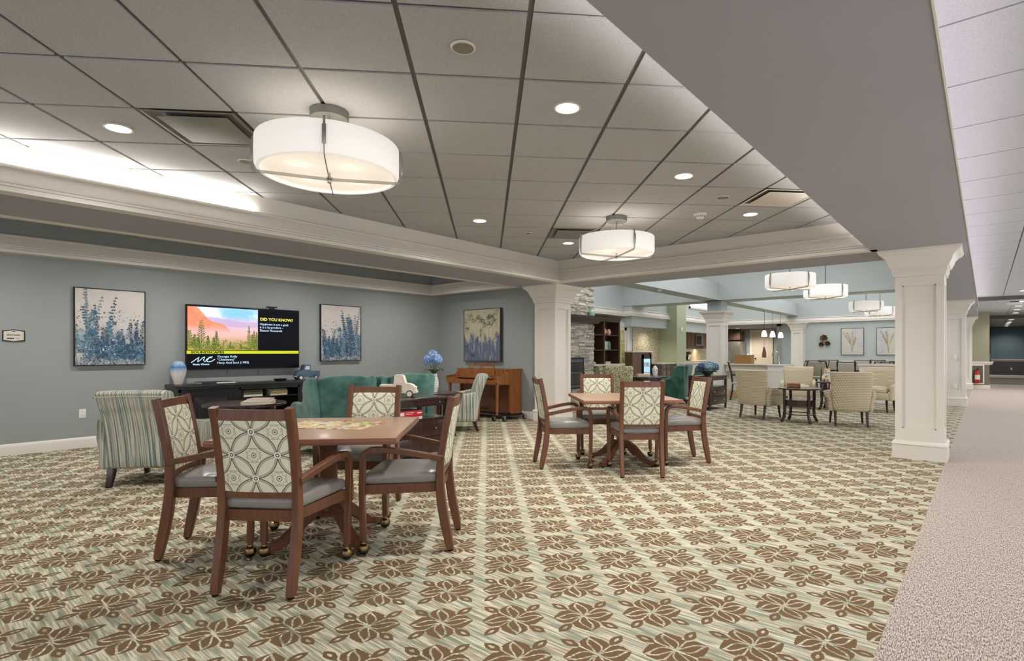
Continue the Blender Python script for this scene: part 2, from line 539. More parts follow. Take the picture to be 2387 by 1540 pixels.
# crown mouldings ----------------------------------------------------------
crown = [(0, 0), (.145, 0), (.145, .034), (.118, .036), (.118, .044), (.130, .046), (.130, .062), (.104, .064), (.104, .072), (.114, .074), (.114, .09), (.092, .094),
         (.086, .112), (.068, .15), (.055, .185), (.045, .196), (.045, .2), (.072, .2), (.078, .21), (.072, .222), (.066, .228), (.0, .228)]
def crown_path(name, path, z, side=1, closed=False, sc=1):
    m = MB(); m.sweep([(o*sc, z+h*sc) for o, h in crown], path, side=side, closed=closed)
    return structure(name, m, M_white)
crown_path('trim_1', [(-1.0, 7.65), (-5.87, 7.65), (-5.87, -4.6)], S, 1)
crown_path('trim_2', [(-6.74, -5.2), (-6.74, 7.62), (-9.32, 7.62), (-9.32, -5.2)], S, 1)
crown_path('trim_3', [(-8.97, 18.2), (-8.97, 15.64), (-9.3, 15.64), (-9.3, 8.45)], S-.03, 1, sc=.95)
m = MB(); m.box(-5.872, -5.866, -4.6, 7.65, S+.2, C); m.box(-5.87, -1.0, 7.646, 7.652, S+.2, C); structure('trim_13', m, M_white)
crown_path('trim_4', [(-9.25, 24.2), (-9.25, 18.98)], S, 1, sc=.95)
crown_path('trim_5', [(-.97, 24.2), (-9.25, 24.2)], S, 1, sc=.95)
t = MB(); t.box(-.192, -.175, -6, 19, 2.74, 2.77); t.box(-.146, -.138, -6, 19, S-.004, S+.02); structure('trim_6', t, M_white)
# baseboards and chair rails
bb = [(0, 0), (.018, 0), (.018, .10), (.012, .125), (0, .14)]
def base(name, path, side=1, prof=bb, m=M_white):
    q = MB(); q.sweep(prof, path, side=side); return structure(name, q, m)
base('baseboard_left', [(-6.52, 7.88), (-9.32, 7.88), (-9.32, -6)], 1)
base('baseboard_far', [(-.8, 24.2), (-6.1, 24.2)], 1)
base('baseboard_end', [(3, 35.7), (.11, 35.7), (.11, 24.24), (-.5, 24.24)], 1)
rail = [(0, .82), (.015, .82), (.02, .86), (.05, .90), (.05, .93), (0, .93)]
base('trim_7', [(-.9, 24.2), (-6.0, 24.2)], 1, rail)
base('trim_8', [(.17, 24.5), (.11, 24.24), (-.5, 24.24)], 1, [(o, z+.02) for o, z in rail])
base('trim_9', [(3, 35.7), (.2, 35.7)], 1, rail)

# columns -------------------------------------------------------------------
def column(cx, cy, w=.48, top=S, label='', necktop=None, group=None):
    c = thing('column', label, 'column', (cx, cy, 0))
    h = w/2
    m = MB(); m.box(-h+.03, h-.03, -h+.03, h-.03, 0, top-.01)
    st = .075
    for sx, sy in ((0, -1), (0, 1), (1, 0), (-1, 0)):
        for (a0, a1, z0, z1) in ((-h, -h+st, .2, top-.1), (h-st, h, .2, top-.1), (-h+st, h-st, top-.42, top-.1), (-h+st, h-st, .2, .36)):
            e0, e1 = h-.03, h
            if sy: m.box(a0, a1, min(e0*sy, e1*sy), max(e0*sy, e1*sy), z0, z1)
            else:
                a0_, a1_ = max(a0, -h+.03), min(a1, h-.03)
                m.box(min(e0*sx, e1*sx), max(e0*sx, e1*sx), a0_, a1_, z0, z1)
    for sx, sy in ((0, -1), (0, 1), (1, 0), (-1, 0)):
        Rm = Matrix.Rotation(math.atan2(sy, sx)+PI/2, 4, 'Z')
        z0, z1 = .36, top-.42; x0 = h-st
        for (a0, a1, c0, c1) in ((-x0, -x0+.012, z0, z1), (x0-.012, x0, z0, z1), (-x0, x0, z0, z0+.012), (-x0, x0, z1-.012, z1)):
            m.box(a0, a1, -h+.012, -h+.03, c0, c1, M=Rm)
    m.build('shaft', M_white, c)
    m = MB(); sq = [(-h, -h), (h, -h), (h, h), (-h, h)]
    m.sweep([(0, .215), (.012, .21), (.03, .19), (.034, .17), (.026, .165), (.03, .0), (0, 0)], sq, side=-1, closed=True)
    m.build('base', M_white, c)
    m = MB()
    m.sweep([(0, top-.315), (.018, top-.31), (.022, top-.27), (.032, top-.262), (.032, top-.215), (.05, top-.205), (.065, top-.165), (.072, top-.155),
             (.085, top-.11), (.12, top-.065), (.15, top-.05), (.155, top-.03), (.165, top-.025), (.165, top), (0, top)], sq, side=-1, closed=True)
    m.build('capital', M_white, c)
    if necktop:
        m = MB(); m.box(-h+.02, h-.02, -h+.02, h-.02, top, necktop); m.build('neck', M_wall_blue, c)
    return c
column(-6.26, 7.99, label='square white panelled column beside the upright piano')
column(-.61, 8.06, label='square white panelled column at the carpet border, nearest and largest')
column(-6.26, 16.03, .48, label='square white panelled column rising from the serving counter', necktop=2.8)
column(-5.98, 24.05, .44, label='white half column on the far wall left of the brass wall flowers')
column(-.6, 16.4, label='white column with a light switch and outlet, along the corridor')
column(-.6, 24.0, label='farthest white column beside the fire extinguisher')
# ------------------------------------------------------------------ ceiling fixtures
M_shade = mat('opal_shade', srgb(250, 246, 238), .7, emit=srgb(255, 250, 244), es=.26)
M_shade_b = mat('opal_diffuser', srgb(240, 236, 232), .6, emit=srgb(255, 248, 244), es=.12)
_nt = M_shade_b.node_tree; _tr = _nt.nodes.new('ShaderNodeBsdfTranslucent'); _tr.inputs[0].default_value = (.95, .93, .9, 1); _mx = _nt.nodes.new('ShaderNodeMixShader'); _mx.inputs[0].default_value = .5
_out = [n for n in _nt.nodes if n.type == 'OUTPUT_MATERIAL'][0]
_nt.links.new(_nt.nodes['Principled BSDF'].outputs[0], _mx.inputs[1]); _nt.links.new(_tr.outputs[0], _mx.inputs[2]); _nt.links.new(_mx.outputs[0], _out.inputs[0])
M_lamp = mat('lamp_glow', (1, 1, 1, 1), .5, emit=(1, .97, .92, 1), es=9)
M_bulb = mat('bulb_glow', (1, 1, 1, 1), .5, emit=(1, .98, .97, 1), es=20)

M_canopy = mat('satin_nickel', srgb(128, 128, 122), .5, .7)
def drum(name, label, loc, r, h, zt, zc, semi=True, group=None):
    """loc = (x, y); zt top of shade, zc ceiling"""
    t = thing(name, label, 'light', (loc[0], loc[1], 0), R(0) , group)
    m = MB(); pr = []
    zb = zt-h
    m.lathe([(r-.004, zt), (r, zt-.006), (r+.001, zt-h*.5), (r, zb+.03), (r-.012, zb+.006), (r-.028, zb), (r-.034, zb+.004), (r-.02, zb+.035), (r-.006, zb+.04), (r-.006, zt)], seg=64)
    m.build('lamp_shade', M_shade, t)
    m = MB(); m.lathe([(0.001, zb+.022), (r*.5, zb+.018), (r-.03, zb+.022), (r-.03, zb+.026), (0.001, zb+.026)], seg=48)
    d = m.build('diffuser', M_shade_b, t)
    # cross strap
    m = MB()
    for a in (R(-33), R(57)):
        ca, sa = math.cos(a), math.sin(a)
        rr = r+.014
        P = [(-rr, zt-.01), (-rr, zb+.01), (-rr+.012, zb-.008), (0, zb-.022), (rr-.012, zb-.008), (rr, zb+.01), (rr, zt-.01)]
        m.tube([(p*ca, p*sa, z) for p, z in P], [(-.010, -.0025), (.010, -.0025), (.010, .0025), (-.010, .0025)], up=Vector((-sa, ca, 0)))
    m.build('cross_strap', M_steel, t)
    for k in range(4):
        a = R(-33)+k*PI/2; ca, sa = math.cos(a), math.sin(a)
        q = MB(); Mx = Matrix.Rotation(a, 4, 'Z')
        q.box(r+.010, r+.026, -.012, .012, zb+.05, zt-.04, M=Mx, bev=.003); q.box(r-.01, r+.018, -.006, .006, zt-.05, zt+.012, M=Mx)
        q.build('strap_clip', M_steel, t)
    m = MB(); m.lathe([(.001, zb-.045), (.012, zb-.045), (.014, zb-.03), (.008, zb-.028), (.022, zb-.018), (.02, zb-.008), (.001, zb-.008)], seg=16)
    m.build('finial', M_steel, t)
    if semi:
        m = MB(); m.lathe([(.001, zc-.06), (.118, zc-.06), (.124, zc-.055), (.126, zc-.004), (.001, zc-.004)], seg=40); m.build('canopy', M_canopy, t)
        m = MB(); m.cyl((0, 0, zb), .008, zc-.06-zb, 12)
        for k in range(4):
            a = R(-33)+k*PI/2
            m.tube([(.03*math.cos(a), .03*math.sin(a), zc-.06), (r*.97*math.cos(a), r*.97*math.sin(a), zt+.005)], .0022)
        m.build('stem', M_steel, t)
        for k in range(4):
            a = R(7)+k*PI/2
            q = MB(); q.ball((r*.48*math.cos(a), r*.48*math.sin(a), zb+.11), .03, seg=12); q.build('bulb', M_bulb, t)
    else:
        m = MB(); m.cyl((0, 0, zb), .006, zc-zb, 8); m.build('stem', M_black, t)
    return t
drum('drum_ceiling_light', 'large white drum light close overhead above the nearer card table', (-3.43, 1.93), .455, .205, 2.665, C)
drum('drum_ceiling_light', 'white drum light hung under the tiled ceiling above the farther card table', (-3.43, 5.62), .448, .205, 2.645, C)
drum('drum_pendant', 'white drum pendant in the open lounge, nearest of the four', (-2.67, 10.2), .41, .24, 2.64, TOP, False)
drum('drum_pendant', 'white drum pendant just right of and behind the nearest lounge pendant', (-2.56, 12.4), .41, .24, 2.64, TOP, False)
drum('drum_pendant', 'white drum pendant above the paintings, third one back in the lounge', (-2.5, 16.95), .41, .24, 2.64, TOP, False)
drum('drum_pendant', 'farthest white drum pendant, partly behind the big panelled column', (-2.48, 19.3), .41, .24, 2.64, TOP, False)

def downlight(x, y, z, label, r=.078):
    t = thing('downlight', label, 'light', (x, y, z))
    m = MB(); m.lathe([(r, .004), (r+.012, .001), (r+.014, -.006), (r, -.008), (r-.004, -.002), (r-.004, .004)], seg=32); m.build('trim_ring', M_white, t)
    m = MB(); m.lathe([(.001, -.002), (r-.004, -.002), (r-.004, .003), (.001, .003)], seg=28); m.build('lens', M_lamp, t)
    return t
def D(i): return 1.1+1.8*i
DL = [(-4.86, 1.1, 'round recessed ceiling light left of the big drum lamp, near the dark air diffuser'),
      (-2.15, 2.9, 'round recessed ceiling light nearest the wide beam, right of the big drum lamp'),
      (-2.15, 4.7, 'round recessed ceiling light midway along the wide beam, above right of the smaller drum lamp'),
      (-2.14, 6.5, 'round recessed ceiling light below the white square diffuser by the wide beam'),
      (-4.83, 4.7, 'round recessed ceiling light between the two drum lamps'),
      (-4.80, 6.5, 'round recessed ceiling light just left of the smaller drum lamp')]
for x, y, l in DL: downlight(x, y, C, l)
n = 0
for y in (17.6, 19.9, 21.8, 23.7, 25.6): downlight(.72+.012*(y-17), y, 2.77 if y < 19 else 2.675, '', .09)
for k in range(6): downlight(.78, 28.0+k*1.35, 2.56, '', .09)
for k_, y_ in enumerate((.4, 2.4, 4.4, 6.4)): downlight(-8.0, y_, C, ['recessed light in the ceiling recess by the left wall, nearest of four', 'recessed light in the recess by the left wall, before the television', 'recessed light in the recess by the left wall, before the narrow painting', 'recessed light in the recess by the left wall, nearest the piano'][k_])  # fill lights added out of view to brighten the left wall
cl = [o for o in COL.objects if o.type == 'EMPTY' and o.name.startswith('downlight') and o.get('label') == '']
for o in cl: o['label'] = 'recessed light in the row along the far corridor ceiling'; o['group'] = 'corridor ceiling downlights'
downlight(-9.1, 25.8, 2.40, 'single recessed light in the kitchen ceiling above the tan door')

def speaker(x, y, label, r=.062, dark=True):
    t = thing('speaker', label, 'speaker', (x, y, C))
    m = MB(); m.lathe([(r, .0), (r+.006, -.004), (r, -.012), (r-.006, -.012), (r-.006, 0)], seg=28); m.build('rim', M_white, t)
    m = MB(); m.lathe([(.001, -.010), (r-.006, -.010), (r-.006, 0), (.001, 0)], seg=28); m.build('cover', mat('grey_cover', srgb(130, 126, 112), .7), t)
speaker(-2.15, 1.97, 'small round grey ceiling disc at the top, right of the big drum lamp')
speaker(-4.86, 1.98, 'small round ceiling disc at the left edge of the big drum lamp')
speaker(-2.13, 5.6, 'small round ceiling disc near the white square diffuser', .07)
speaker(-4.81, 5.59, 'small round ceiling disc above left of the smaller drum lamp', .05)
t = thing('smoke_detector', 'white smoke detector on the ceiling tiles right of the smaller drum lamp', 'smoke detector', (-2.6, 6.13, C))
m = MB(); m.lathe([(.001, -.055), (.035, -.055), (.052, -.04), (.06, -.02), (.075, -.018), (.08, 0), (.001, 0)], seg=28); m.build('housing', M_plastic, t)
m = MB()
for k in range(14):
    a = 2*PI*k/14; m.box(-.004, .004, .052, .058, -.038, -.026, M=Matrix.Rotation(a, 4, 'Z'))
m.build('vent_slot', M_black, t)

def diffuser(i, j, label, dark):
    x, y = diag((i+.5)*TS+U0, (j+.5)*TS+V0)
    t = thing('air_diffuser', label, 'air vent', (x, y, C), R(45))
    h = TS/2-.012
    mm = mat('diffuser_grey', srgb(120, 118, 112), .5) if dark else M_white
    mm2 = mat('diffuser_plate', srgb(128, 126, 120), .5) if dark else M_white
    m = MB()
    q = lambda s, z: [(-s, -s, z), (s, -s, z), (s, s, z), (-s, s, z)]
    A = [q(h, .0), q(h-.02, -.002), q(h-.05, .012), q(h-.07, .02), q(h-.09, .05)]
    for a, b in zip(A, A[1:]):
        for k in range(4): m.face([a[k], a[(k+1) % 4], b[(k+1) % 4], b[k]])
    m.face(A[-1]); m.build('frame', mm, t)
    m = MB(); m.box(-h+.075, h-.075, -h+.075, h-.075, -.012, -.004, bev=.002); m.build('face_plate', mm2, t)
diffuser(-4, 6, 'dark square air diffuser in the ceiling left of the big drum lamp', True)
diffuser(1, 11, 'square air diffuser partly hidden behind the smaller drum lamp', True)
diffuser(4, 8, 'white square air diffuser near the wide beam', False)

# cove light strips resting on the crown ledge
M_led = mat('led_strip', (1, 1, 1, 1), .5, emit=(1, .98, .94, 1), es=42)
def strip(name, label, a, b):
    m = MB(); m.tube([a, b], (.008, .006)); o = m.build(name, M_led); tag(o, label, 'light')
strip('cove_light_strip', 'bright cove light strip lying on the crown moulding at the left', (-5.87+.035, -4.0, S+.238), (-5.87+.035, 2.45, S+.238))
# shallow cove ledge along the wide beam
m = MB(); m.box(-1.07, -.97, -4.6, 7.65, S, S+.05); m.box(-1.07, -1.055, -4.6, 7.65, S+.05, S+.09); structure('trim_10', m, M_soffit)
strip('cove_light_strip', 'bright cove light strip hidden on the ledge of the wide beam', (-1.0, -4.0, S+.06), (-1.0, 7.55, S+.06))

m = MB()
strip('cove_light_strip', 'bright cove light strip on the corridor side of the wide beam', (-.168, -4.0, S+.020), (-.168, 18.9, S+.020))
COL.objects['cove_light_strip.002'].data.materials[0] = mat('led_strip_cool', (1, 1, 1, 1), .5, emit=(1, .90, 1, 1), es=12)
for k in range(8): o = downlight(.9, -2.5+k*2.6, 2.77, 'recessed light in the row along the near corridor ceiling'); o['group'] = 'near corridor ceiling downlights'  # unseen fixtures added to brighten the near corridor
# three little pendants over the counter
for y, l in ((20.5, 'leftmost of the three small white bell pendants over the counter'), (21.5, 'middle one of the three small white bell pendants over the counter'),
             (22.55, 'rightmost of the three small white bell pendants over the counter')):
    t = thing('mini_pendant', l, 'light', (-6.25, y, 0))
    m = MB(); m.lathe([(.095, 1.85), (.098, 1.86), (.09, 1.95), (.062, 2.03), (.04, 2.07), (.03, 2.075), (.03, 2.06), (.05, 2.02), (.085, 1.93), (.09, 1.85)], seg=24); m.build('lamp_shade', mat('pendant_glass', (1, 1, 1, 1), .4, emit=(1, .95, .95, 1), es=2.2), t)
    m = MB(); m.cyl((0, 0, 2.07), .018, .05, 10); m.cyl((0, 0, 2.07), .006, .73, 6); m.build('stem', M_black, t)
    m = MB(); m.lathe([(.001, 2.775), (.06, 2.775), (.065, 2.8), (.001, 2.8)], seg=20); m.build('canopy', M_steel, t)
# ------------------------------------------------------------------ card tables and game chairs
M_cherry = wood('cherry_wood', srgb(96, 58, 38), srgb(114, 72, 48), .35, coat=.08)
M_top = wood('table_laminate', srgb(160, 128, 102), srgb(174, 142, 114), .35, .6, axis='x', coat=.1)
M_edge = wood('table_edge', srgb(128, 82, 62), srgb(142, 94, 72), .35, axis='x')
def f_vinyl():
    return vmix(vnoise(vobj(), 6, 2), srgb(126, 122, 118), srgb(148, 143, 138))
M_vinyl = mat('grey_vinyl', srgb(120, 116, 114), .35, fn=f_vinyl, coat=.1)
M_brass = mat('antique_brass', srgb(120, 98, 66), .3, 1)
M_rubber = mat('black_rubber', srgb(16, 15, 15), .25)

def medallion(x, z, s=.1768, bg=(220, 214, 186), bg2=(240, 236, 216), dk=(76, 72, 68), mid=(180, 182, 152)):
    """interlaced circles with rosettes; x,z centred coordinates in metres"""
    c = math.sqrt(.5)
    u = (x+z)*c; v = (z-x)*c
    lu = (vfrac(u/s+.5)-.5)*s; lv = (vfrac(v/s+.5)-.5)*s
    au = vabs(lu); av = vabs(lv)
    M_ = vmax(au, av); m_ = vmin(au, av)
    Rr = s*c
    dn = vlen(s-M_, m_)            # distance to the neighbouring circle centre
    inl = dn < Rr                     # inside a petal
    d = vabs(dn-Rr)
    line1 = d < .0022
    line2 = vabs(d-.011) < .0012
    dash = vabs(d-.0065) < .0022
    ang = V.m('ARCTAN2', m_, s-M_)
    dots = dash*(vfrac(ang*36.0) > .5)
    dc = vlen(lu, lv)
    ring = (vabs(dc-.013) < .003)
    dot = dc < .0045
    an = V.m('ARCTAN2', lv, lu)
    pet = vabs(dc-.026-vabs(vsin(an*4.0))*.010) < .0016
    star = vabs(dc-.05+vabs(vsin(an*2.0))*.012) < .0012
    node = vlen(au-s*.5, av-s*.5)
    nd = (vabs(node-.008) < .0025)
    ndc = node < .018
    col = vmix(vnoise(vvec(x, z), 60, 2), srgb(*bg), srgb(*bg2))
    col = vmix(inl*.45, col, srgb(*mid))
    col = vmix((inl*(d > .013))*.6, col, srgb(*bg2))
    inner = inl*vmax(line2, dots)
    col = vmix(inner*.65, col, srgb(*dk))
    col = vmix(line1, col, srgb(*dk))
    col = vmix(ndc, col, srgb(*bg2))
    notl = 1-inl
    col = vmix(vmax(notl*vmax(pet, star), 0)*.7, col, srgb(*dk))
    col = vmix(ring*.8, col, srgb(120, 138, 118)); col = vmix(vmax(dot, nd), col, srgb(*dk))
    return col
def f_medal():
    x, y, z = vxyz(vobj())
    return medallion(x, z-.735)
M_medal = mat('medallion_fabric', srgb(216, 210, 184), .8, fn=f_medal, spec=.2)

def stile_y(z):
    pts = [(0, -.285), (.12, -.262), (.25, -.235), (.42, -.215), (.6, -.222), (.75, -.245), (.9, -.275), (1.0, -.298)]
    for (a, ya), (b, yb) in zip(pts, pts[1:]):
        if z <= b: return ya+(yb-ya)*(z-a)/(b-a)
    return pts[-1][1]
def game_chair(label, loc, rz, group=None):
    t = thing('game_chair', label, 'chair', loc, rz, group)
    ST = .205
    for s in (-1, 1):
        m = MB(); zs = [0.012, .06, .12, .2, .28, .36, .44, .52, .6, .7, .8, .9, .985]
        m.tube([(s*ST, stile_y(z), z) for z in zs], lambda q: (.021, .022+.008*math.sin(min(1, q*1.6)*PI)), up=Vector((0, 1, 0)))
        m.build('rear_leg', M_cherry, t)
        m = MB(); m.lathe([(.001, 0), (.016, 0), (.018, .006), (.016, .014), (.001, .014)], c=(s*ST, stile_y(0.01), 0), seg=12); m.build('foot_glide', M_rubber, t)
        # arm that bends down into the front leg
        m = MB(); P = []
        P += [(s*.222, -.232, .595), (s*.232, -.15, .612), (s*.246, -.05, .632), (s*.260, .05, .650), (s*.270, .13, .660), (s*.274, .185, .660)]
        for k in range(1, 7):
            a = k/6*PI/2
            P.append((s*.276, .185+.068*math.sin(a), .592+.068*math.cos(a)))
        P += [(s*.276, .256, .50), (s*.272, .258, .40), (s*.268, .256, .25), (s*.264, .252, .095)]
        def sec(q): return (.0155, .015)
        # up vector in the YZ plane: use x as the reference axis
        m.tube(P, [(a, b) for a, b in ((.014, -.019), (.018, -.015), (.018, .015), (.014, .019), (-.014, .019), (-.018, .015), (-.018, -.015), (-.014, -.019))], up=Vector((1, 0, 0)))
        m.build('arm', M_cherry, t)
        m = MB(); c = Vector((s*.264, .252, 0))
        m.ball((c.x, c.y, .033), .033, seg=16); cb = m.build('caster_ball', M_rubber, t)
        m = MB(); m.lathe([(.001, .105), (.015, .105), (.017, .085), (.012, .08), (.014, .072), (.03, .06), (.036, .042), (.036, .030), (.031, .030), (.001, .05)], c=(c.x, c.y, 0), seg=18)
        m.build('caster_cup', M_brass, cb)
    # seat rails
    m = MB()
    xb, xf, yb, yf = .19, .262, -.205, .25
    for s in (-1, 1):
        m.prism([(s*xb, yb), (s*(xb+.0), yb), (s*xf, yf), (s*(xf-.024), yf), (s*(xb-.024), yb)][1:], .06, off=.375)
    m.box(-xf+.01, xf-.01, yf-.022, yf, .375, .435); m.box(-xb, xb, yb-.012, yb+.012, .375, .435)
    m.build('seat_rail', M_cherry, t)
    m = MB()
    def sf(x, y, z):
        k = (y+.235)/.47
        x = x*(.80+.24*k)
        if z > 0: z += .022*(1-(x/.27)**2)*(1-(y/.25)**2)
        return x, y, z
    m.rb((0, .022, .468), (.505, .475, .066), .026, n=9, fn=sf); m.build('seat', M_vinyl, t)
    # back: rails, upholstered panel
    m = MB()
    def rail(z0, z1, curve):
        nonlocal m
        n = 8; P = []
        for k in range(n+1):
            x = -ST+.01+(2*ST-.02)*k/n; P.append((x, stile_y((z0+z1)/2)+.002-curve*(1-(x/ST)**2), (z0+z1)/2))
        m.tube(P, [(-.012, -(z1-z0)/2), (.012, -(z1-z0)/2), (.012, (z1-z0)/2), (-.012, (z1-z0)/2)])
    rail(.918, .975, .018); m.build('top_rail', M_cherry, t)
    m = MB(); rail(.502, .538, .014); m.build('lower_rail', M_cherry, t)
    m = MB()
    def bf(x, y, z):
        zz = z+.729
        return x, y+stile_y(zz)-.016*(1-(x/ST)**2)+.0, z
    m.rb((0, 0, .729), (.374, .036, .392), .014, n=9, fn=bf); m.build('back_panel', M_medal, t)
    return t

chair_src = game_chair('game chair with medallion back panel, back to the camera at the nearer card table', (0, 0, 0), 0)
def put_chair(back, deg, label, src=None):
    """back = midpoint of the two rear feet, deg = facing direction"""
    a = R(deg); x = back[0]+.275*math.cos(a); y = back[1]+.275*math.sin(a)
    o = src or dup(chair_src, (0, 0, 0))
    o.location = (x, y, 0); o.rotation_euler = (0, 0, a-PI/2); o['label'] = label
    return o
put_chair((-2.942, 1.235), 125, 'game chair with medallion back panel, back to the camera at the nearer card table', chair_src)
put_chair((-4.06, 1.215), 51, 'game chair at the left side of the nearer card table')
put_chair((-2.796, 2.474), 221, 'game chair seen side-on at the right side of the nearer card table')
put_chair((-4.06, 2.70), -52, 'game chair on the far side of the nearer card table, before the teal chairs')
put_chair((-2.69, 4.905), 130, 'game chair with its back to the camera at the farther card table')
put_chair((-3.89, 4.705), 50, 'game chair at the left side of the farther card table, before the panelled column')
put_chair((-2.61, 6.17), 227, 'game chair at the right side of the farther card table, near the blue flowers')
put_chair((-4.03, 6.10), -48, 'game chair on the far side of the farther card table, before the fireplace')

def card_table(label, loc, rz):
    t = thing('card_table', label, 'table', loc, rz)
    h = .535
    m = MB(); m.box(-h, h, -h, h, .728, .76, bev=.006); m.build('tabletop', [M_top], t)
    m = MB(); m.sweep([(0, .722), (.006, .724), (.010, .735), (.010, .75), (.004, .7595), (0, .7595)], [(-h, -h), (h, -h), (h, h), (-h, h)], side=-1, closed=True)
    m.build('edge_band', M_edge, t)
    m = MB(); m.lathe([(.001, .16), (.062, .16), (.068, .19), (.06, .2), (.06, .62), (.066, .635), (.062, .65), (.075, .665), (.075, .70), (.001, .70)], seg=28)
    m.box(-.24, .24, -.03, .03, .70, .728); m.box(-.03, .03, -.24, .24, .70, .728)
    m.build('pedestal', M_cherry, t)
    for k in range(4):
        a = R(45)+k*PI/2
        m = MB(); P = [(.03, .20), (.10, .21), (.17, .165), (.24, .10), (.31, .055), (.38, .038), (.43, .036)]
        ca, sa = math.cos(a), math.sin(a)
        m.tube([(p*ca, p*sa, z+.002) for p, z in P], lambda q: (.026+.006*q, .045-.022*q))
        m.build('foot', M_cherry, t)
        m = MB(); m.cyl((.405*ca, .405*sa, 0), .018, .016, 12); m.build('foot_glide', M_rubber, t)
    return t
card_table('nearer square brown card table with a jigsaw puzzle on top', (-3.48, 1.95, 0), R(45))
card_table('farther square brown card table with nothing on its top', (-3.27, 5.47, 0), R(45))

# jigsaw puzzle ---------------------------------------------------------------
def f_puz():
    x, y, z = vxyz(vobj())
    c = vvor(vobj(), 26, out='Color'); r, g, b = vxyz(c)
    n = vnoise(vobj(), 9, 2)
    a = vmix(r, srgb(196, 214, 120), srgb(232, 150, 160))
    a = vmix((g > .55), a, srgb(240, 226, 150)); a = vmix((b > .72), a, srgb(178, 72, 66)); a = vmix(((g*b) > .5), a, srgb(120, 160, 90))
    a = vmix((n > .58), a, srgb(222, 216, 206))
    return a
M_puz = mat('puzzle_print', srgb(200, 180, 120), .3, fn=f_puz)
pz = thing('jigsaw_puzzle', 'partly finished colourful floral jigsaw puzzle on the nearer card table', 'puzzle', (-3.55, 2.02, .7605), R(30))
m = MB()
random.seed(11)
W_, D_ = .62, .40; nx, ny = 18, 12; px_, py_ = W_/nx, D_/ny
edge = [random.choice((0, 1, 2, 1)) for _ in range(nx)]
for i in range(nx):
    for j in range(ny):
        if j >= ny-edge[i]-(2 if i in (4, 5, 11, 12) else 0): continue
        x0 = -W_/2+i*px_; y0 = -D_/2+j*py_
        pts = []
        for (ax, ay, dx, dy, s) in ((x0, y0, 1, 0, 1), (x0+px_, y0, 0, 1, -1), (x0+px_, y0+py_, -1, 0, 1), (x0, y0+py_, 0, -1, -1)):
            L = px_ if dx else py_
            nx_, ny_ = dy, -dx
            sg = (1 if (i+j) % 2 else -1)*s*.18*L
            for q, o_ in ((0, 0), (.38, 0), (.36, .7), (.5, 1), (.64, .7), (.62, 0)):
                pts.append((ax+dx*L*q+nx_*o_*sg, ay+dy*L*q+ny_*o_*sg))
        cx_, cy_ = x0+px_/2, y0+py_/2
        pts = [((a-cx_)*.985+cx_, (b-cy_)*.985+cy_) for a, b in pts]
        m.prism(pts, .0022)
m.build('assembled_section', M_puz, pz)
for k, (x, y) in enumerate(((.02, .26), (.08, .25), (-.05, .24), (.0, .29), (-.25, -.24), (-.34, .02), (-.29, .20), (.30, .22), (.10, .285), (-.33, -.12))):
    m = MB(); a = random.random()*6; pts = []
    for q in range(16):
        r = .017*(1+.22*math.sin(q/16*2*PI*4)); pts.append((x+r*math.cos(q/16*2*PI+a), y+r*math.sin(q/16*2*PI+a)))
    m.prism(pts, .0022); m.build('loose_piece', M_puz, pz)
# ------------------------------------------------------------------ left lounge
M_espresso = wood('espresso_wood', srgb(44, 24, 20), srgb(64, 36, 30), .25, coat=.4)
M_blackwood = wood('black_wood', srgb(20, 17, 16), srgb(32, 27, 25), .35, coat=.2)
M_walnut = wood('walnut', srgb(122, 70, 30), srgb(158, 98, 48), .3, coat=.4)
M_walnut_dk = wood('walnut_dark', srgb(90, 48, 22), srgb(112, 64, 32), .3, coat=.4)
M_paper = mat('paper', srgb(224, 214, 196), .8)
M_ivory = mat('ivory', srgb(230, 220, 200), .3)
M_gold = mat('brass_pull', srgb(150, 120, 84), .35, 1)
def flatmat(name, c, rough=.6, **k): return mat(name, srgb(*c), rough, **k)
M_navy = flatmat('navy_cloth', (34, 44, 66)); M_bluecloth = flatmat('blue_cloth', (86, 108, 132))
M_greencloth = flatmat('green_cloth', (92, 122, 98)); M_tancloth = flatmat('tan_cloth', (196, 172, 130)); M_creamcloth = flatmat('cream_cloth', (222, 210, 186))
M_pinkcloth = flatmat('rose_cover', (206, 176, 172), .4); M_browncloth = flatmat('brown_cloth', (92, 66, 48))

def picture(name, label, origin, xdir, w, h, d, art, frame=M_black, cat='painting', fw=.012, side=None):
    """origin = lower left corner on the wall, art(m) fills a flat canvas in x right, y up, z out"""
    t = thing(name, label, cat, origin)
    Mx = wallM((0, 0, 0), xdir)
    m = MB()
    for (a, b, c_, d_) in ((0, w, 0, fw), (0, w, h-fw, h), (0, fw, fw, h-fw), (w-fw, w, fw, h-fw)):
        m.box(a, b, c_, d_, 0.002, d, M=Mx, bev=.0015)
    m.box(fw*.5, w-fw*.5, fw*.5, h-fw*.5, .002, d-.03, M=Mx)
    m.build('frame', frame, t)
    art(t, Mx, w, h, d-.008, fw)
    return t
def canvas_coords():
    return vxyz(vobj())
def leaf_pts(x, y, a, L, W):
    P = []
    for k, q in ((0, 0), (.3, 1), (.7, .8), (1, 0), (.7, -.8), (.3, -1)):
        u, v = k*L, q*W
        P.append((x+u*math.cos(a)-v*math.sin(a), y+u*math.sin(a)+v*math.cos(a)))
    return P
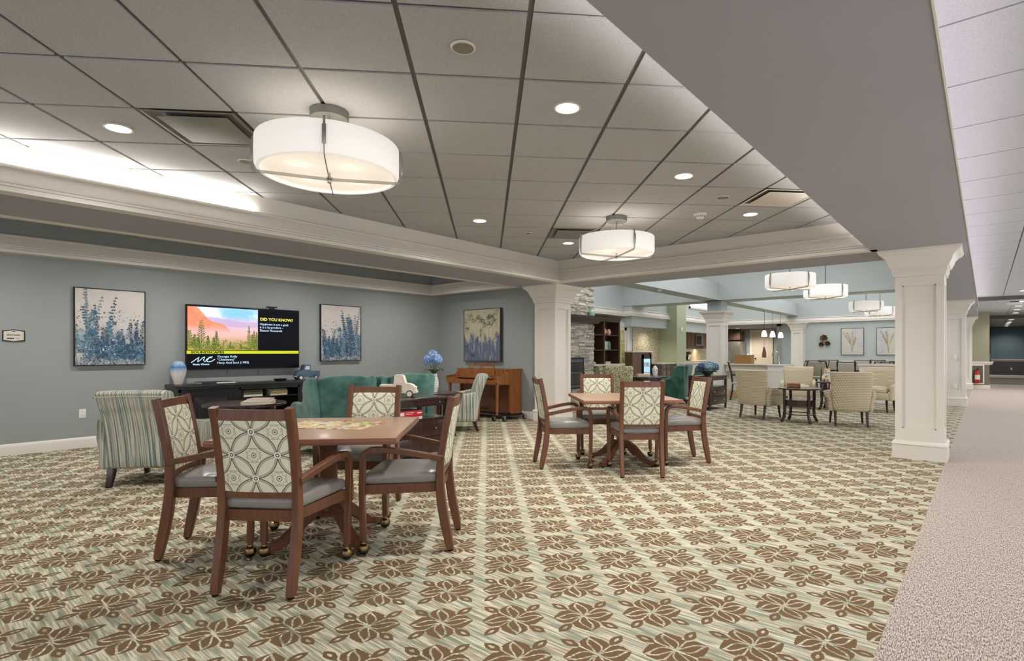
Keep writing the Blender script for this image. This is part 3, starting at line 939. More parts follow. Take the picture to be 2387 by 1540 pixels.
def blue_art(seed, axis, z0, h_):
    def f_bg():
        x, y, z = vxyz(vobj()); a = y if axis == 'y' else x
        v = vvec(a, z)
        n = vnoise(v, 5, 4, .7); n2 = vnoise(vvec(a*1.0, z*1.0, 3.0+seed), 4, 3, .6)
        low = 1-vstep(z, h_*.25, h_*.8)
        g = vmix(n, srgb(196, 186, 178), srgb(224, 214, 206))
        g = vmix(vstep(n2+low*.30-.30, .25, .70)*.7, g, srgb(158, 176, 182))
        g = vmix(vstep(vnoise(vvec(a, z, 9.0+seed), 8, 4, .7)+low*.35-.35, .34, .60)*.6, g, srgb(96, 128, 156))
        return g
    M_bg = mat('washed_canvas', srgb(200, 190, 180), .8, fn=f_bg)
    cols = [flatmat('ink_navy', (50, 72, 102)), flatmat('ink_teal', (74, 114, 132)), flatmat('ink_steel', (122, 146, 160)), flatmat('ink_grey', (120, 126, 122)), flatmat('ink_white', (226, 224, 214)), flatmat('ink_black', (38, 44, 56))]
    def art(t, Mx, w, h, z, fw):
        rnd = random.Random(seed)
        m = MB(); m.box(fw, w-fw, fw, h-fw, z-.01, z, M=Mx, mi=0)
        zz = [z+.0004]
        def leaf(x, y, a, L, W, mi):
            zz[0] += .000004
            P = [(min(max(px, fw), w-fw), min(max(py, fw), h-fw)) for px, py in leaf_pts(x, y, a, L, W)]
            m.face([Mx @ Vector((px, py, zz[0])) for px, py in P], mi+1)
        def stalk(x, y, a, L, n_, s, mi, fill=1.0):
            for k in range(n_):
                q = k/n_; cx = x+math.cos(a)*L*q+math.sin(q*5)*.01; cy = y+math.sin(a)*L*q
                leaf(cx, cy, a, L/n_*1.3, .0016, 3)
                if q > 1-fill:
                    for sgn in (-1, 1):
                        aa = a+sgn*rnd.uniform(.5, 1.3)
                        leaf(cx+rnd.uniform(-.006, .006), cy, aa, s*rnd.uniform(.6, 1.4)*(1.2-q*.7), s*.28, rnd.choice(mi))
        xs = [(.20, .92, 2), (.30, .82, 0), (.25, .7, 1), (.08, .62, 2), (.42, .5, 3), (.56, .62, 1), (.70, .40, 2), (.84, .62, 3), (.93, .42, 0), (.62, .35, 0), (.5, .3, 1), (.78, .3, 0), (.14, .45, 1), (.36, .35, 0), (.9, .25, 1)]
        if seed % 2: xs = [(1-a*.95, b, c) for a, b, c in xs]+[(.75, .82, 1), (.8, .7, 0)]
        for (a, b, c_) in xs:
            for r_ in range(3):
                stalk(a*w+rnd.uniform(-.03, .03), fw, PI/2+rnd.uniform(-.22, .22), b*h*rnd.uniform(.9, 1.15), 22, .042, [c_, (c_+1) % 4, c_], .8)
        for k in range(420):
            a = rnd.random(); y = (rnd.random()**1.7)*.72
            leaf(a*w, y*h, rnd.uniform(0, 6.28), rnd.uniform(.010, .034), rnd.uniform(.003, .009), rnd.choice((0, 0, 1, 1, 2, 4, 5)))
        # blossoms
        for (a, b, r) in ((.55, .56, .030), (.27, .70, .032), (.22, .42, .045), (.70, .15, .05), (.86, .14, .055), (.60, .22, .035), (.36, .30, .04)):
            if seed % 2: a = 1-a
            for k in range(26):
                leaf(a*w+rnd.gauss(0, r*.35), b*h+rnd.gauss(0, r*.35), rnd.uniform(0, 6.28), r*rnd.uniform(.5, 1), r*.2, rnd.choice((0, 1, 1, 0)))
        m.build('canvas', [M_bg]+cols, t)
    return art
# pictures on the left wall face +X: looking at them, right is +Y
picture('framed_painting', 'blue wildflower painting on a pale ground, left of the television', (-9.32, 1.625, 1.09), (0, 1, 0), .785, 1.045, .05, blue_art(4, 'y', 0, 1.0))
picture('framed_painting', 'narrower blue wildflower painting, right of the television', (-9.32, 5.05, 1.11), (0, 1, 0), .82, 1.035, .05, blue_art(7, 'y', 0, 1.0))
def dark_art(t, Mx, w, h, z, fw):
    def f_bg():
        x, y, zc = vxyz(vobj())
        n = vnoise(vvec(x*1.4, zc*.5), 6, 4, .65); low = 1-vstep(zc, .25, .75)
        g = vmix(vnoise(vvec(x*2.0, zc*.7, 3.0), 7, 4, .7), srgb(150, 142, 118), srgb(200, 190, 158))
        g = vmix(vstep(n+low*.3-.3, .30, .46), g, srgb(96, 104, 126))
        g = vmix(vstep(vnoise(vvec(x*6.0, zc*.8, 8.0), 3, 3), .55, .7)*.6, g, srgb(204, 192, 166))
        return g
    rnd = random.Random(5)
    m = MB(); m.box(fw, w-fw, fw, h-fw, z-.01, z, M=Mx)
    zz = z+.0004
    for (a, b, n_) in ((.18, .86, 12), (.28, .80, 10), (.42, .84, 16), (.5, .78, 16), (.56, .72, 12), (.68, .82, 18), (.78, .84, 18), (.84, .76, 14), (.72, .70, 14), (.6, .66, 10), (.05, .78, 8), (.1, .62, 12), (.5, .6, 8), (.35, .42, 12), (.88, .48, 12), (.25, .12, 12), (.12, .24, 8), (.86, .92, 8), (.7, .28, 4)):
        for k in range(n_*2):
            zz += .000004
            x = a*w+rnd.gauss(0, .035); y = b*h+rnd.gauss(0, .03)
            P = [(min(max(px, fw), w-fw), min(max(py, fw), h-fw)) for px, py in leaf_pts(x, y, rnd.uniform(0, 6.28), rnd.uniform(.015, .05), rnd.uniform(.003, .008))]
            m.face([Mx @ Vector((px, py, zz)) for px, py in P], rnd.choice((1, 1, 2)))
    m.build('canvas', [mat('olive_wash_canvas', srgb(170, 160, 130), .8, fn=f_bg), flatmat('ink_black', (26, 30, 40)), flatmat('ink_slate', (66, 74, 92))], t)
picture('framed_painting', 'olive and slate abstract painting with dark blossoms above the piano', (-8.50, 7.88, 1.09), (1, 0, 0), 1.06, 1.07, .075, dark_art, frame=flatmat('bronze_frame', (70, 64, 60)))

# television -------------------------------------------------------------------
tv = thing('television', 'large flat television showing a misty meadow and a yellow banner', 'television', (-9.32, 2.90, 0))
Mt = wallM((.0, 0, 0), (0, 1, 0))      # x right = +Y, y up = +Z, z out = +X
tilt = Matrix.Translation((0, 0, 1.0)) @ Matrix.Identity(4)
TW, TH, TZ0, TD = 1.735, .99, 1.005, .085
m = MB(); m.box(0, TW, TZ0, TZ0+TH, TD-.03, TD, M=Mt, bev=.003); m.box(.35, TW-.35, TZ0+.2, TZ0+TH-.2, .01, TD-.03, M=Mt); m.build('casing', M_black, tv)
M_scr = mat('screen_dark', srgb(5, 6, 12), .35, spec=.15, emit=srgb(8, 10, 26), es=.12)
m = MB(); m.box(.012, TW-.012, TZ0+.02, TZ0+TH-.014, TD, TD+.001, M=Mt); m.build('screen', M_scr, tv)
def f_pic():
    x, y, z = vxyz(vobj())
    u = (y-.03)/1.03; v = (z-(TZ0+.30))/.665
    n = vnoise(vvec(y*1.0, z*1.0), 6, 4, .6); n1 = vnoise(vvec(y, z, 4.0), 3, 3)
    sky = vmix(vstep(n1, .4, .6), srgb(120, 176, 214), srgb(206, 214, 230))
    mist = vmix(vstep(v, .25, .85), srgb(206, 160, 150), srgb(180, 168, 200))
    g = vmix(vstep(v+n*.06, .70, .86), mist, sky)
    ridge = v+u*.0-(.86-.10*u+.03*vsin(u*14.0)) 
    hill2 = (v < (.72+.05*vsin(u*5.0+.4)))*(v > .55)
    g = vmix(hill2*.6, g, srgb(160, 140, 176))
    hill = (v < (1.02-u*1.05+.05*vsin(u*16.0)+n*.06))*(u < .62)
    g = vmix(hill*vstep(v, .36, .6), g, vmix(n, srgb(172, 86, 60), srgb(232, 150, 110)))
    g = vmix(vstep(v, .42, .05)*1.0, g, vmix(n, srgb(92, 96, 34), srgb(176, 150, 74)))
    return g
M_pic = mat('screen_picture', (0, 0, 0, 1), .3, fn=f_pic, emit='base', es=.58)
# darker base so that the emission carries the picture
m = MB(); m.box(.025, 1.04, TZ0+.30, TZ0+TH-.03, TD+.001, TD+.002, M=Mt); m.build('screen_picture', M_pic, tv)
M_fern = mat('screen_plants', (0, 0, 0, 1), .4, emit=srgb(70, 84, 22), es=.9); M_fern2 = mat('screen_plants_light', (0, 0, 0, 1), .4, emit=srgb(120, 136, 40), es=.9)
rnd = random.Random(3); m = MB(); k0 = [0]
def pl(x, y, a, L, W, mi=0):
    k0[0] += 1
    P = [(min(max(px, .026), 1.039), min(max(py, TZ0+.301), TZ0+TH-.031)) for px, py in leaf_pts(x, y, a, L, W)]
    m.face([Mt @ Vector((px, py, TD+.0022+k0[0]*.000003)) for px, py in P], mi)
for (x, hgt, s) in ((.05, .30, .09), (.21, .46, .10), (.12, .24, .06), (.30, .22, .05), (.42, .30, .055), (.38, .2, .05), (.90, .40, .055), (.98, .32, .05), (.95, .26, .05), (.62, .14, .03), (1.02, .3, .05), (.17, .2, .05), (.78, .1, .03)):
    z0 = TZ0+.30
    m_n = 16
    pl(x, z0, PI/2, hgt, .005)
    for k in range(m_n):
        q = k/m_n
        for sg in (-1, 1): pl(x, z0+hgt*(.15+.85*q), PI/2-sg*rnd.uniform(.9, 1.5)*(1-q*.4), s*(1.1-q*.8), .006, rnd.choice((0, 0, 1)))
for k in range(260): pl(rnd.uniform(.03, 1.03), TZ0+.30+rnd.random()**2*.14, PI/2+rnd.uniform(-1, 1), rnd.uniform(.02, .06), .005, rnd.choice((0, 1)))
m.build('screen_foliage', [M_fern, M_fern2], tv)
M_yel = mat('screen_yellow', (0, 0, 0, 1), .4, emit=srgb(208, 214, 20), es=.75); M_cyan = mat('screen_text', (0, 0, 0, 1), .4, emit=srgb(176, 206, 232), es=1.0)
M_ytxt = mat('screen_heading', (0, 0, 0, 1), .4, emit=srgb(236, 228, 90), es=1.0); M_blk = mat('screen_black_text', (0, 0, 0, 1), .5)
m = MB(); m.box(.014, TW-.014, TZ0+.243, TZ0+.292, TD+.001, TD+.003, M=Mt); m.build('screen_banner', M_yel, tv)
def scr(name, body, size, x, y, mt, bold=.004, sx=1.25, dz=.0034): return text_obj(name, body, size, mt, tv, Mt @ Matrix.Translation((x, TZ0+y, TD+dz)), bold=bold, sx=1)
def scr2(name, body, size, x, y, mt, bold=.002, sx=1.3, dz=.0034):
    return text_obj(name, body, size, mt, tv, Mt @ Matrix.Translation((x, TZ0+y, TD+dz)), bold=bold, sx=sx)
scr2('banner_text', 'SOUNDSCAPES', .050, .07, .250, M_blk, .0022, 1.35, .0038)
scr2('heading_text', 'DID YOU KNOW?', .066, 1.075, .79, M_ytxt, .0014, 1.02)
scr2('quote_text', 'Happiness is not a goal;\nit is a by-product. -\nEleanor Roosevelt', .050, 1.07, .715, M_cyan, .0006, 1.0)
scr2('track_text', 'Georgia Kelly\n"Chiavenna"\nHarp And Soul (1983)', .046, .43, .185, M_cyan, .0006, 1.15)
scr2('logo_text', 'Music Choice', .034, .095, .072, M_cyan, .0014, 1.2)
m = MB()
P = [(.06, .115), (.10, .14), (.15, .175), (.185, .20), (.165, .15), (.16, .125), (.20, .15), (.25, .195), (.275, .205), (.255, .15), (.27, .125), (.31, .15), (.36, .20), (.40, .205), (.385, .185), (.34, .19), (.30, .16), (.32, .125), (.38, .13), (.44, .165)]
m.tube([Mt @ Vector((a*.86+.02, TZ0+b-.005, TD+.0034)) for a, b in P], [(-.006, 0), (.006, 0), (.006, .0006), (-.006, .0006)], up=Vector((1, 0, 0)))
m.build('logo_script', M_cyan, tv)
for yy in (.58, 1.06):
    m = MB(); m.tube([(.05, yy, TZ0+.01), (.05, yy+.003, TZ0-.04), (.052, yy, TZ0-.075), (.05, yy+.008, TZ0-.09), (.05, yy+.012, TZ0-.082)], .003); m.build('hanging_cord', M_black, tv)
t = thing('camera_box', 'small black sensor box clipped on top of the television', 'sensor', (-9.25, 4.17, TZ0+TH))
m = MB(); m.box(-.03, .04, -.08, .08, .018, .04, bev=.004); m.build('housing', M_black, t)
m = MB(); m.box(-.02, .03, -.035, .035, 0, .02); m.build('clip_mount', M_black, t)

# plaque, outlets, switches
t = thing('room_sign', 'small black-edged cream wall plaque with dark lettering at the left edge', 'sign', (-9.32, .955, 1.40))
m = MB(); w_, h_ = .205, .155
def pq(e): return [(e, .012+e), (w_/2, 0+e*.8), (w_-e, .012+e), (w_-e, h_-.016-e), (w_/2, h_-e*.8), (e, h_-.016-e)]
m.prism(pq(0), .012, M=Mt); m.build('backing_plate', M_black, t)
m = MB(); m.prism(pq(.012), .003, off=.012, M=Mt); m.build('face_plate', flatmat('plaque_cream', (214, 204, 188)), t)
m = MB(); m.box(.04, .105, .036, .049, .015, .016, M=Mt); m.prism([(.08, .134), (.125, .134), (.1025, .122)], .001, off=.015, M=Mt); m.box(.12, .15, .040, .045, .015, .016, M=Mt); m.build('mark', M_black, t)
m = MB()
for k, (a, b) in enumerate(((.042, .056), (.058, .066), (.068, .082), (.084, .094), (.102, .116), (.118, .130), (.132, .142), (.144, .158))): m.box(a, b, .078, .092-.002*(k % 3), .015, .0155, M=Mt)
m.build('lettering', flatmat('worn_brown', (84, 72, 60)), t)

def outlet(label, origin, xdir, cat='outlet', sc=1):
    t = thing('outlet' if cat == 'outlet' else 'light_switch', label, cat, origin)
    Mx = wallM((0, 0, 0), xdir)
    m = MB(); m.box(-.036, .036, -.058, .058, .0, .006, M=Mx, bev=.002); m.build('cover_plate', M_plastic, t)
    if cat == 'outlet':
        for s in (-1, 1):
            m = MB(); m.box(-.017, .017, s*.026-.015, s*.026+.015, .006, .0085, M=Mx, bev=.001); r_ = m.build('receptacle', M_plastic, t)
            m = MB(); m.box(-.008, -.005, s*.026-.003, s*.026+.008, .0085, .009, M=Mx); m.box(.005, .008, s*.026-.003, s*.026+.008, .0085, .009, M=Mx); m.build('slot', M_black, r_)
    else:
        m = MB(); m.box(-.016, .016, -.032, .032, .006, .009, M=Mx, bev=.001); m.build('rocker', M_plastic, t)
    return t
outlet('white double outlet low on the left wall below the blue painting', (-9.32, 1.72, .455), (0, 1, 0))
outlet('white outlet plate low on the wall between the piano and the column', (-6.98, 7.88, .43), (1, 0, 0))
outlet('white outlet low on the second column along the corridor', (-.56, 16.16, .47), (1, 0, 0))
outlet('white switch plate on the second column along the corridor', (-.56, 16.16, 1.15), (1, 0, 0), 'light switch')
outlet('small white outlet on the slate wall at the corridor end', (1.0, 35.7, .45), (1, 0, 0))
outlet('small white light switch beside the tan kitchen door', (-9.0, 27.0, 1.15), (1, 0, 0), 'light switch')

# media console -----------------------------------------------------------------
cs = thing('media_console', 'long black carved media console with open shelves under the television', 'cabinet', (-9.305, 2.68, 0))
L_, Dp = 2.55, .50
m = MB(); m.box(.0, Dp+.03, -.03, L_+.03, .76, .80, bev=.006); m.box(0, Dp+.012, -.012, L_+.012, .735, .762, bev=.004); m.build('top', M_blackwood, cs)
m = MB()
m.box(0, Dp, 0, .03, .06, .74); m.box(0, Dp, L_-.03, L_, .06, .74); m.box(0, Dp, .80, .83, .06, .74); m.box(0, Dp, 1.72, 1.75, .06, .74)
m.box(0, .015, .0, L_, .06, .74); m.box(0, Dp, 0, L_, .06, .10); m.box(0, Dp+.006, 0, L_, .0, .08)
m.box(Dp-.02, Dp, 0, L_, .70, .74)
m.build('carcass', M_blackwood, cs)
m = MB(); m.box(.015, Dp-.02, .83, 1.72, .565, .58); m.build('shelf', M_blackwood, cs)
for (y0, y1) in ((.03, .80), (1.75, L_-.03)):
    m = MB(); m.box(Dp, Dp+.022, y0+.10, y1-.10, .10, .70, bev=.003)
    e = .05; 
    m.box(Dp+.02, Dp+.03, y0+.10, y1-.10, .62, .70); m.box(Dp+.02, Dp+.03, y0+.10, y0+.16, .1, .62); m.box(Dp+.02, Dp+.03, y1-.16, y1-.10, .1, .62)
    m.box(Dp+.02, Dp+.032, y0+.20, y1-.20, .16, .58, bev=.006)
    m.box(Dp, Dp+.01, y0, y0+.10, .10, .70); m.box(Dp, Dp+.01, y1-.10, y1, .10, .70)
    dr = m.build('door', M_blackwood, cs)
    m = MB()
    for k in range(9):
        for yy in (y0+.085, y1-.085): m.ball((Dp+.012, yy, .64-k*.06), .012, sz=(.6, .7, 1.6), seg=8)
    m.build('carved_beading', M_blackwood, dr)
    m = MB(); yc = (y0+y1)/2+(.22 if y0 < 1 else -.14); zc = .47
    for r_, cy, cz in ((.022, -.022, .0), (.022, .022, .0), (.016, 0, .03), (.02, 0, -.03)):
        m.tube([(Dp+.036, yc+cy+r_*math.cos(a_*PI/5), zc+cz+r_*1.1*math.sin(a_*PI/5)) for a_ in range(10)], .003, close=True, up=Vector((1, 0, 0)))
    m.build('pull', M_gold, dr)

def book(name, label, loc, rz, w, d, h, cover, group=None, pages=M_paper):
    t = thing(name, label, 'book', loc, rz, group)
    m = MB(); m.box(-w/2, w/2, -d/2, d/2, 0, .004, bev=.001); m.box(-w/2, w/2, -d/2, d/2, h-.004, h, bev=.001); m.box(-w/2, -w/2+.004, -d/2, d/2, 0, h)
    m.build('cover', cover, t)
    m = MB(); m.box(-w/2+.004, w/2-.005, -d/2+.005, d/2-.005, .004, h-.004); m.build('page_block', pages, t)
    return t
def hbook(o, label, loc, rz):
    return dup(o, loc, rz, label)
# books inside the console: two piles on the shelf, spines away so pages show
bz = .5805
X0 = -9.305+.38
for pile, yy in ((0, 2.68+1.02), (1, 2.68+1.42)):
    z = bz; nm = 'left' if pile == 0 else 'right'
    specs = ((.19, .28, .035, M_creamcloth, 'cream'), (.18, .28, .035, M_greencloth, 'green'), (.17, .26, .035, M_browncloth, 'brown')) if pile == 0 else \
            ((.18, .27, .025, M_creamcloth, 'cream'), (.18, .27, .025, M_tancloth, 'tan'), (.18, .26, .025, M_tancloth, 'second tan'), (.17, .26, .03, M_greencloth, 'green'))
    pos = ('lowest', 'second from the bottom', 'topmost') if pile == 0 else ('lowest', 'second from the bottom', 'third from the bottom', 'topmost')
    for k, (w1, d1, h1, cv, cn) in enumerate(specs):
        book('book', f'{cn} book on the console shelf, {pos[k]} of the {nm} pile', (X0, yy+(.005*((k*7) % 3)), z), PI, w1, d1, h1, cv); z += h1+.0005
t = thing('book', 'thin navy book lying on the console top under the television', 'book', (-9.07, 3.26, .8005), R(90))
m = MB(); m.box(-.25, .22, -.15, .15, 0, .004); m.box(-.25, .22, -.15, .15, .022, .026); m.box(-.25, -.05, -.155, -.148, 0, .026); m.build('cover', M_navy, t)
m = MB(); m.box(-.245, .215, -.15, .145, .004, .022); m.build('page_block', M_paper, t)
t = thing('tray', 'low black oval tray on the console top between the book and blue truck', 'tray', (-9.05, 4.22, .8005))
m = MB(); m.lathe([(.001, 0), (.06, 0), (.07, .004), (.085, .028), (.092, .034), (.088, .036), (.066, .012), (.001, .01)], seg=28, M=Matrix.Diagonal((.8, 1.25, 1, 1))); m.build('dish', M_black, t)
# vase
def f_vase():
    x, y, z = vxyz(vobj()); n = vnoise(vobj(), 40, 3)
    g = vmix(vstep(z+n*.05, .17, .28), srgb(228, 222, 212), srgb(104, 146, 184))
    g = vmix(vstep(z, .27, .33)*.6, g, srgb(186, 206, 214))
    return vmix((vabs(z-.262+n*.02) < .01)*.6, g, srgb(70, 110, 150))
t = thing('vase', 'tall egg-shaped vase, blue glaze over white, at the left end of the console', 'vase', (-9.18, 2.79, .8005))
m = MB(); m.lathe([(.001, .002), (.05, 0), (.055, .01), (.075, .08), (.098, .16), (.106, .21), (.1, .26), (.08, .305), (.05, .335), (.03, .342), (.022, .335), (.03, .32), (.001, .31)], seg=36)
m.build('body', mat('glazed_ceramic', srgb(200, 205, 210), .2, fn=f_vase), t)

def pickup(name, label, loc, rz, s, m_body, m_wheel, m_hub, m_glass, group=None):
    """toy pickup, bonnet towards +x, unit length 1 scaled by s"""
    t = thing(name, label, 'model truck', loc, rz)
    S_ = Matrix.Scale(s, 4)
    m = MB()
    out = [(-.5, .14), (-.5, .33), (-.49, .36), (-.12, .36), (-.12, .33), (-.10, .60), (-.07, .63), (.10, .63), (.15, .60), (.21, .40), (.33, .38), (.42, .34), (.47, .27), (.50, .20), (.50, .12), (.43, .12), (.40, .2), (.33, .23), (.26, .2), (.23, .12), (-.20, .12), (-.23, .2), (-.30, .23), (-.37, .2), (-.40, .12)]
    m.prism(out, .30, axis='y', off=-.15, M=S_)
    m.build('body', m_body, t)
    for sy in (-1, 1):
        m = MB()
        pts = [(-.06, .42), (-.05, .565), (.09, .565), (.145, .42)]
        m.prism(pts, .006, axis='y', off=(.15 if sy > 0 else -.156), M=S_); m.build('side_window', m_glass, t)
        for wx in (-.30, .33):
            m = MB(); m.prism([(wx+.135*math.cos(k*PI/9), .10+.135*math.sin(k*PI/9)) for k in range(10)]+[(wx+.10*math.cos(PI-k*PI/9), .10+.10*math.sin(PI-k*PI/9)) for k in range(10)], .05, axis='y', off=(.13 if sy > 0 else -.18), M=S_)
            m.build('fender', m_body, t)
            m = MB(); m.cyl((wx, sy*.16-.03, .095), .095, .06, 24, axis='y', M=S_); wv = m.build('wheel', m_wheel, t)
            m = MB(); m.cyl((wx, sy*.185-.02 if sy < 0 else sy*.185-.02, .095), .068, .04, 20, axis='y', M=S_); m.build('hub', m_hub, wv)
    m = MB(); m.box(.49, .525, -.16, .16, .12, .17, M=S_); m.box(-.52, -.49, -.15, .15, .12, .16, M=S_); m.build('bumper', m_hub, t)
    for sy in (-1, 1):
        m = MB(); m.cyl((.45, sy*.115, .27), .03, .05, 12, axis='x', M=S_); m.build('headlight', m_hub, t)
    return t
pickup('toy_pickup_truck', 'blue model pickup truck on the console top near the right painting', (-9.03, 4.66, .8015), R(-90), .42, flatmat('blue_enamel', (62, 88, 110), .3, coat=.5), M_black, M_chrome, mat('toy_glass', srgb(190, 200, 205), .1))
def f_whitewash():
    n = vnoise(vobj(), 30, 4, .7); return vmix(vstep(n, .60, .68), srgb(230, 218, 200), srgb(178, 160, 138))
M_ww = mat('whitewashed_wood', srgb(225, 214, 196), .7, fn=f_whitewash)
pickup('toy_pickup_truck', 'whitewashed wooden pickup truck on the dark cabinet with drawers', (-5.29, 3.84, .7515), R(43), .41, M_ww, flatmat('toy_tyre', (96, 84, 78)), M_ww, flatmat('toy_window', (236, 224, 208)))

# drawer cabinet with open shelf
def drawer_cabinet(label, loc, rz, depth=.55, wid=.85, H=.75):
    """front faces +x"""
    t = thing('drawer_cabinet', label, 'cabinet', loc, rz)
    d, w = depth/2, wid/2
    m = MB(); m.box(-d-.01, d+.01, -w-.01, w+.01, H-.028, H, bev=.004); m.build('top', M_espresso, t)
    for sx in (-1, 1):
        for sy in (-1, 1):
            m = MB(); m.prism([(sx*(d-.045), sy*(w-.045)), (sx*d, sy*(w-.045)), (sx*d, sy*w), (sx*(d-.045), sy*w)], H-.028-.14, off=.14)
            m.tube([(sx*(d-.0225), sy*(w-.0225), .14), (sx*(d-.0225), sy*(w-.0225), .0)], lambda q: (.0225-.006*q, .0225-.006*q))
            m.build('leg', M_espresso, t)
    m = MB(); m.box(-d+.01, d-.012, -w+.01, w-.01, H-.10, H-.028); m.build('apron', M_espresso, t)
    m = MB(); m.box(d-.012, d-.004, -w+.05, w-.05, H-.07, H-.045); tr = m.build('pull_out_tray', M_espresso, t)
    for sy in (-.3, .3):
        m = MB(); m.ball((d+.006, sy, H-.058), .010, seg=10); m.build('knob', M_chrome, tr)
    m = MB(); m.box(-d+.005, d-.005, -w+.005, w-.005, H-.26, H-.235); m.build('shelf', M_espresso, t)
    m = MB(); m.box(-d+.008, d-.02, -w+.008, w-.008, .11, H-.26); m.build('carcass', M_espresso, t)
    for k in range(2):
        z1 = H-.265-k*.187
        m = MB(); m.box(d-.02, d-.003, -w+.05, w-.05, z1-.178, z1, bev=.002); dr = m.build('drawer', M_espresso, t)
        for sy in (-.24, .24):
            m = MB(); m.ball((d+.014, sy, z1-.088), .014, seg=12); m.cyl((d-.003, sy, z1-.088), .006, .012, 8, axis='x'); m.build('knob', M_chrome, dr)
    return t
drawer_cabinet('dark wood cabinet with open shelf and drawers carrying the white wooden truck', (-5.245, 3.87, 0), R(-3), .58, .87)
drawer_cabinet('dark wood cabinet with drawers under the bowl of blue flowers', (-4.87, 11.92, 0), R(-3), .52, .85)
def gamebox(label, loc, rz, m_, lab_col):
    t = thing('game_box', label, 'box', loc, rz)
    m = MB(); m.box(-.13, .13, -.17, .17, 0, .05, bev=.002); m.build('tray_base', M_plastic, t)
    m = MB(); m.box(-.132, .132, -.172, .172, .03, .10, bev=.002); m.build('lid', m_, t)
    m = MB(); m.box(.132, .1325, -.12, -.07, .050, .085); m.box(.132, .1325, -.05, .06, .078, .083); m.box(.132, .1325, -.05, .04, .062, .066); m.box(.132, .1325, .10, .16, .065, .08); m.build('printed_label', flatmat('print_white', (236, 226, 222)), t)
    return t
M_red = flatmat('red_card', (196, 30, 40), .4, coat=.3)
gamebox('red and white game box on the open shelf of the cabinet', (-5.10, 3.76, .5155), R(-3), M_red, None)
gamebox('dark red game box beside the brighter one on the cabinet shelf', (-5.38, 3.66, .5155), R(-3), flatmat('maroon_card', (96, 24, 30), .4), None)

# round side tables --------------------------------------------------------------
def round_side_table(name, label, loc, r, H, rz=0, shelf=True, nleg=4):
    t = thing(name, label, 'table', loc, rz)
    m = MB(); m.lathe([(.001, H-.03), (r-.01, H-.03), (r, H-.026), (r, H-.006), (r-.006, H), (.001, H)], seg=56); m.build('tabletop', M_espresso, t)
    m = MB(); m.lathe([(r*.72, H-.09), (r*.74, H-.09), (r*.74, H-.03), (r*.72, H-.03)], seg=40); m.build('apron', M_espresso, t)
    for k in range(nleg):
        a = R(45)+k*2*PI/nleg; ca, sa = math.cos(a), math.sin(a)
        m = MB(); m.tube([(p*r*ca, p*r*sa, z*H) for p, z in ((.70, .95), (.70, .6), (.66, .35), (.68, .16), (.80, 0.002))], lambda q: (.021-.004*q, .021-.004*q), up=Vector((-sa, ca, 0)))
        m.build('leg', M_espresso, t)
    if shelf:
        m = MB(); m.lathe([(.001, H*.30), (r*.62, H*.30), (r*.62, H*.30+.018), (.001, H*.30+.018)], seg=40); m.build('lower_shelf', M_espresso, t)
    return t
round_side_table('round_side_table', 'round dark side table with two books, between the striped and teal armchairs', (-7.30, 2.96, 0), .48, .63)
round_side_table('round_side_table', 'round dark side table carrying the white vase of blue flowers', (-6.42, 5.40, 0), .30, .66)
book('book', 'larger pale book lying under a smaller one on the round side table', (-7.05, 3.02, .6305), R(55), .34, .30, .035, M_creamcloth)
book('book', 'smaller rose-patterned book on top of the pale book on the round side table', (-7.04, 3.04, .666), R(48), .26, .22, .028, M_pinkcloth)

# hydrangeas -----------------------------------------------------------------------
def floret_head(m, c, r, n, mi_list, seed, fl=.014):
    rnd = random.Random(seed)
    for k in range(n):
        z = 1-2*(k+.5)/n; a = k*2.39996
        if z < -.75: continue
        d = Vector((math.sqrt(1-z*z)*math.cos(a), math.sqrt(1-z*z)*math.sin(a), z))
        p = Vector(c)+d*r*rnd.uniform(.86, 1.06)
        u = d.orthogonal().normalized(); v = d.cross(u); ro = rnd.uniform(0, 6.28)
        mi = rnd.choice(mi_list)
        for q in range(4):
            aa = ro+q*PI/2
            e = u*math.cos(aa)+v*math.sin(aa); g = v*math.cos(aa)-u*math.sin(aa)
            f_ = fl*rnd.uniform(.85, 1.2)
            m.face([p, p+e*f_*.6+g*f_*.5+d*.002, p+e*f_*1.15+d*.003, p+e*f_*.6-g*f_*.5+d*.002], mi)
M_leaf = flatmat('leaf_green', (58, 84, 44), .5); M_leaf2 = flatmat('leaf_light_green', (128, 146, 92), .5)
M_hb = [flatmat('petal_sky', (152, 182, 224), .7), flatmat('petal_blue', (104, 142, 200), .7), flatmat('petal_pale', (208, 222, 240), .7)]
M_hb2 = [flatmat('petal_teal', (84, 120, 148), .7), flatmat('petal_steel', (120, 150, 176), .7), flatmat('petal_mint', (150, 176, 150), .7), flatmat('petal_ink', (58, 84, 116), .7)]
def f_ribs():
    x, y, z = vxyz(vobj()); return vmix((vfrac(z*38.0) < .22), srgb(232, 230, 224), srgb(150, 152, 156))
vs = thing('vase', 'white ribbed vase on the round side table by the piano', 'vase', (-6.52, 5.38, .6605))
m = MB(); m.lathe([(.001, .002), (.042, 0), (.05, .03), (.066, .09), (.07, .14), (.06, .2), (.045, .26), (.042, .285), (.038, .285), (.04, .25), (.001, .2)], seg=30); m.build('body', mat('ribbed_ceramic', srgb(230, 228, 222), .35, fn=f_ribs), vs)
fl = thing('hydrangea_bouquet', 'bright blue hydrangea bouquet standing in the white ribbed vase', 'flowers', (-6.52, 5.38, .6605))
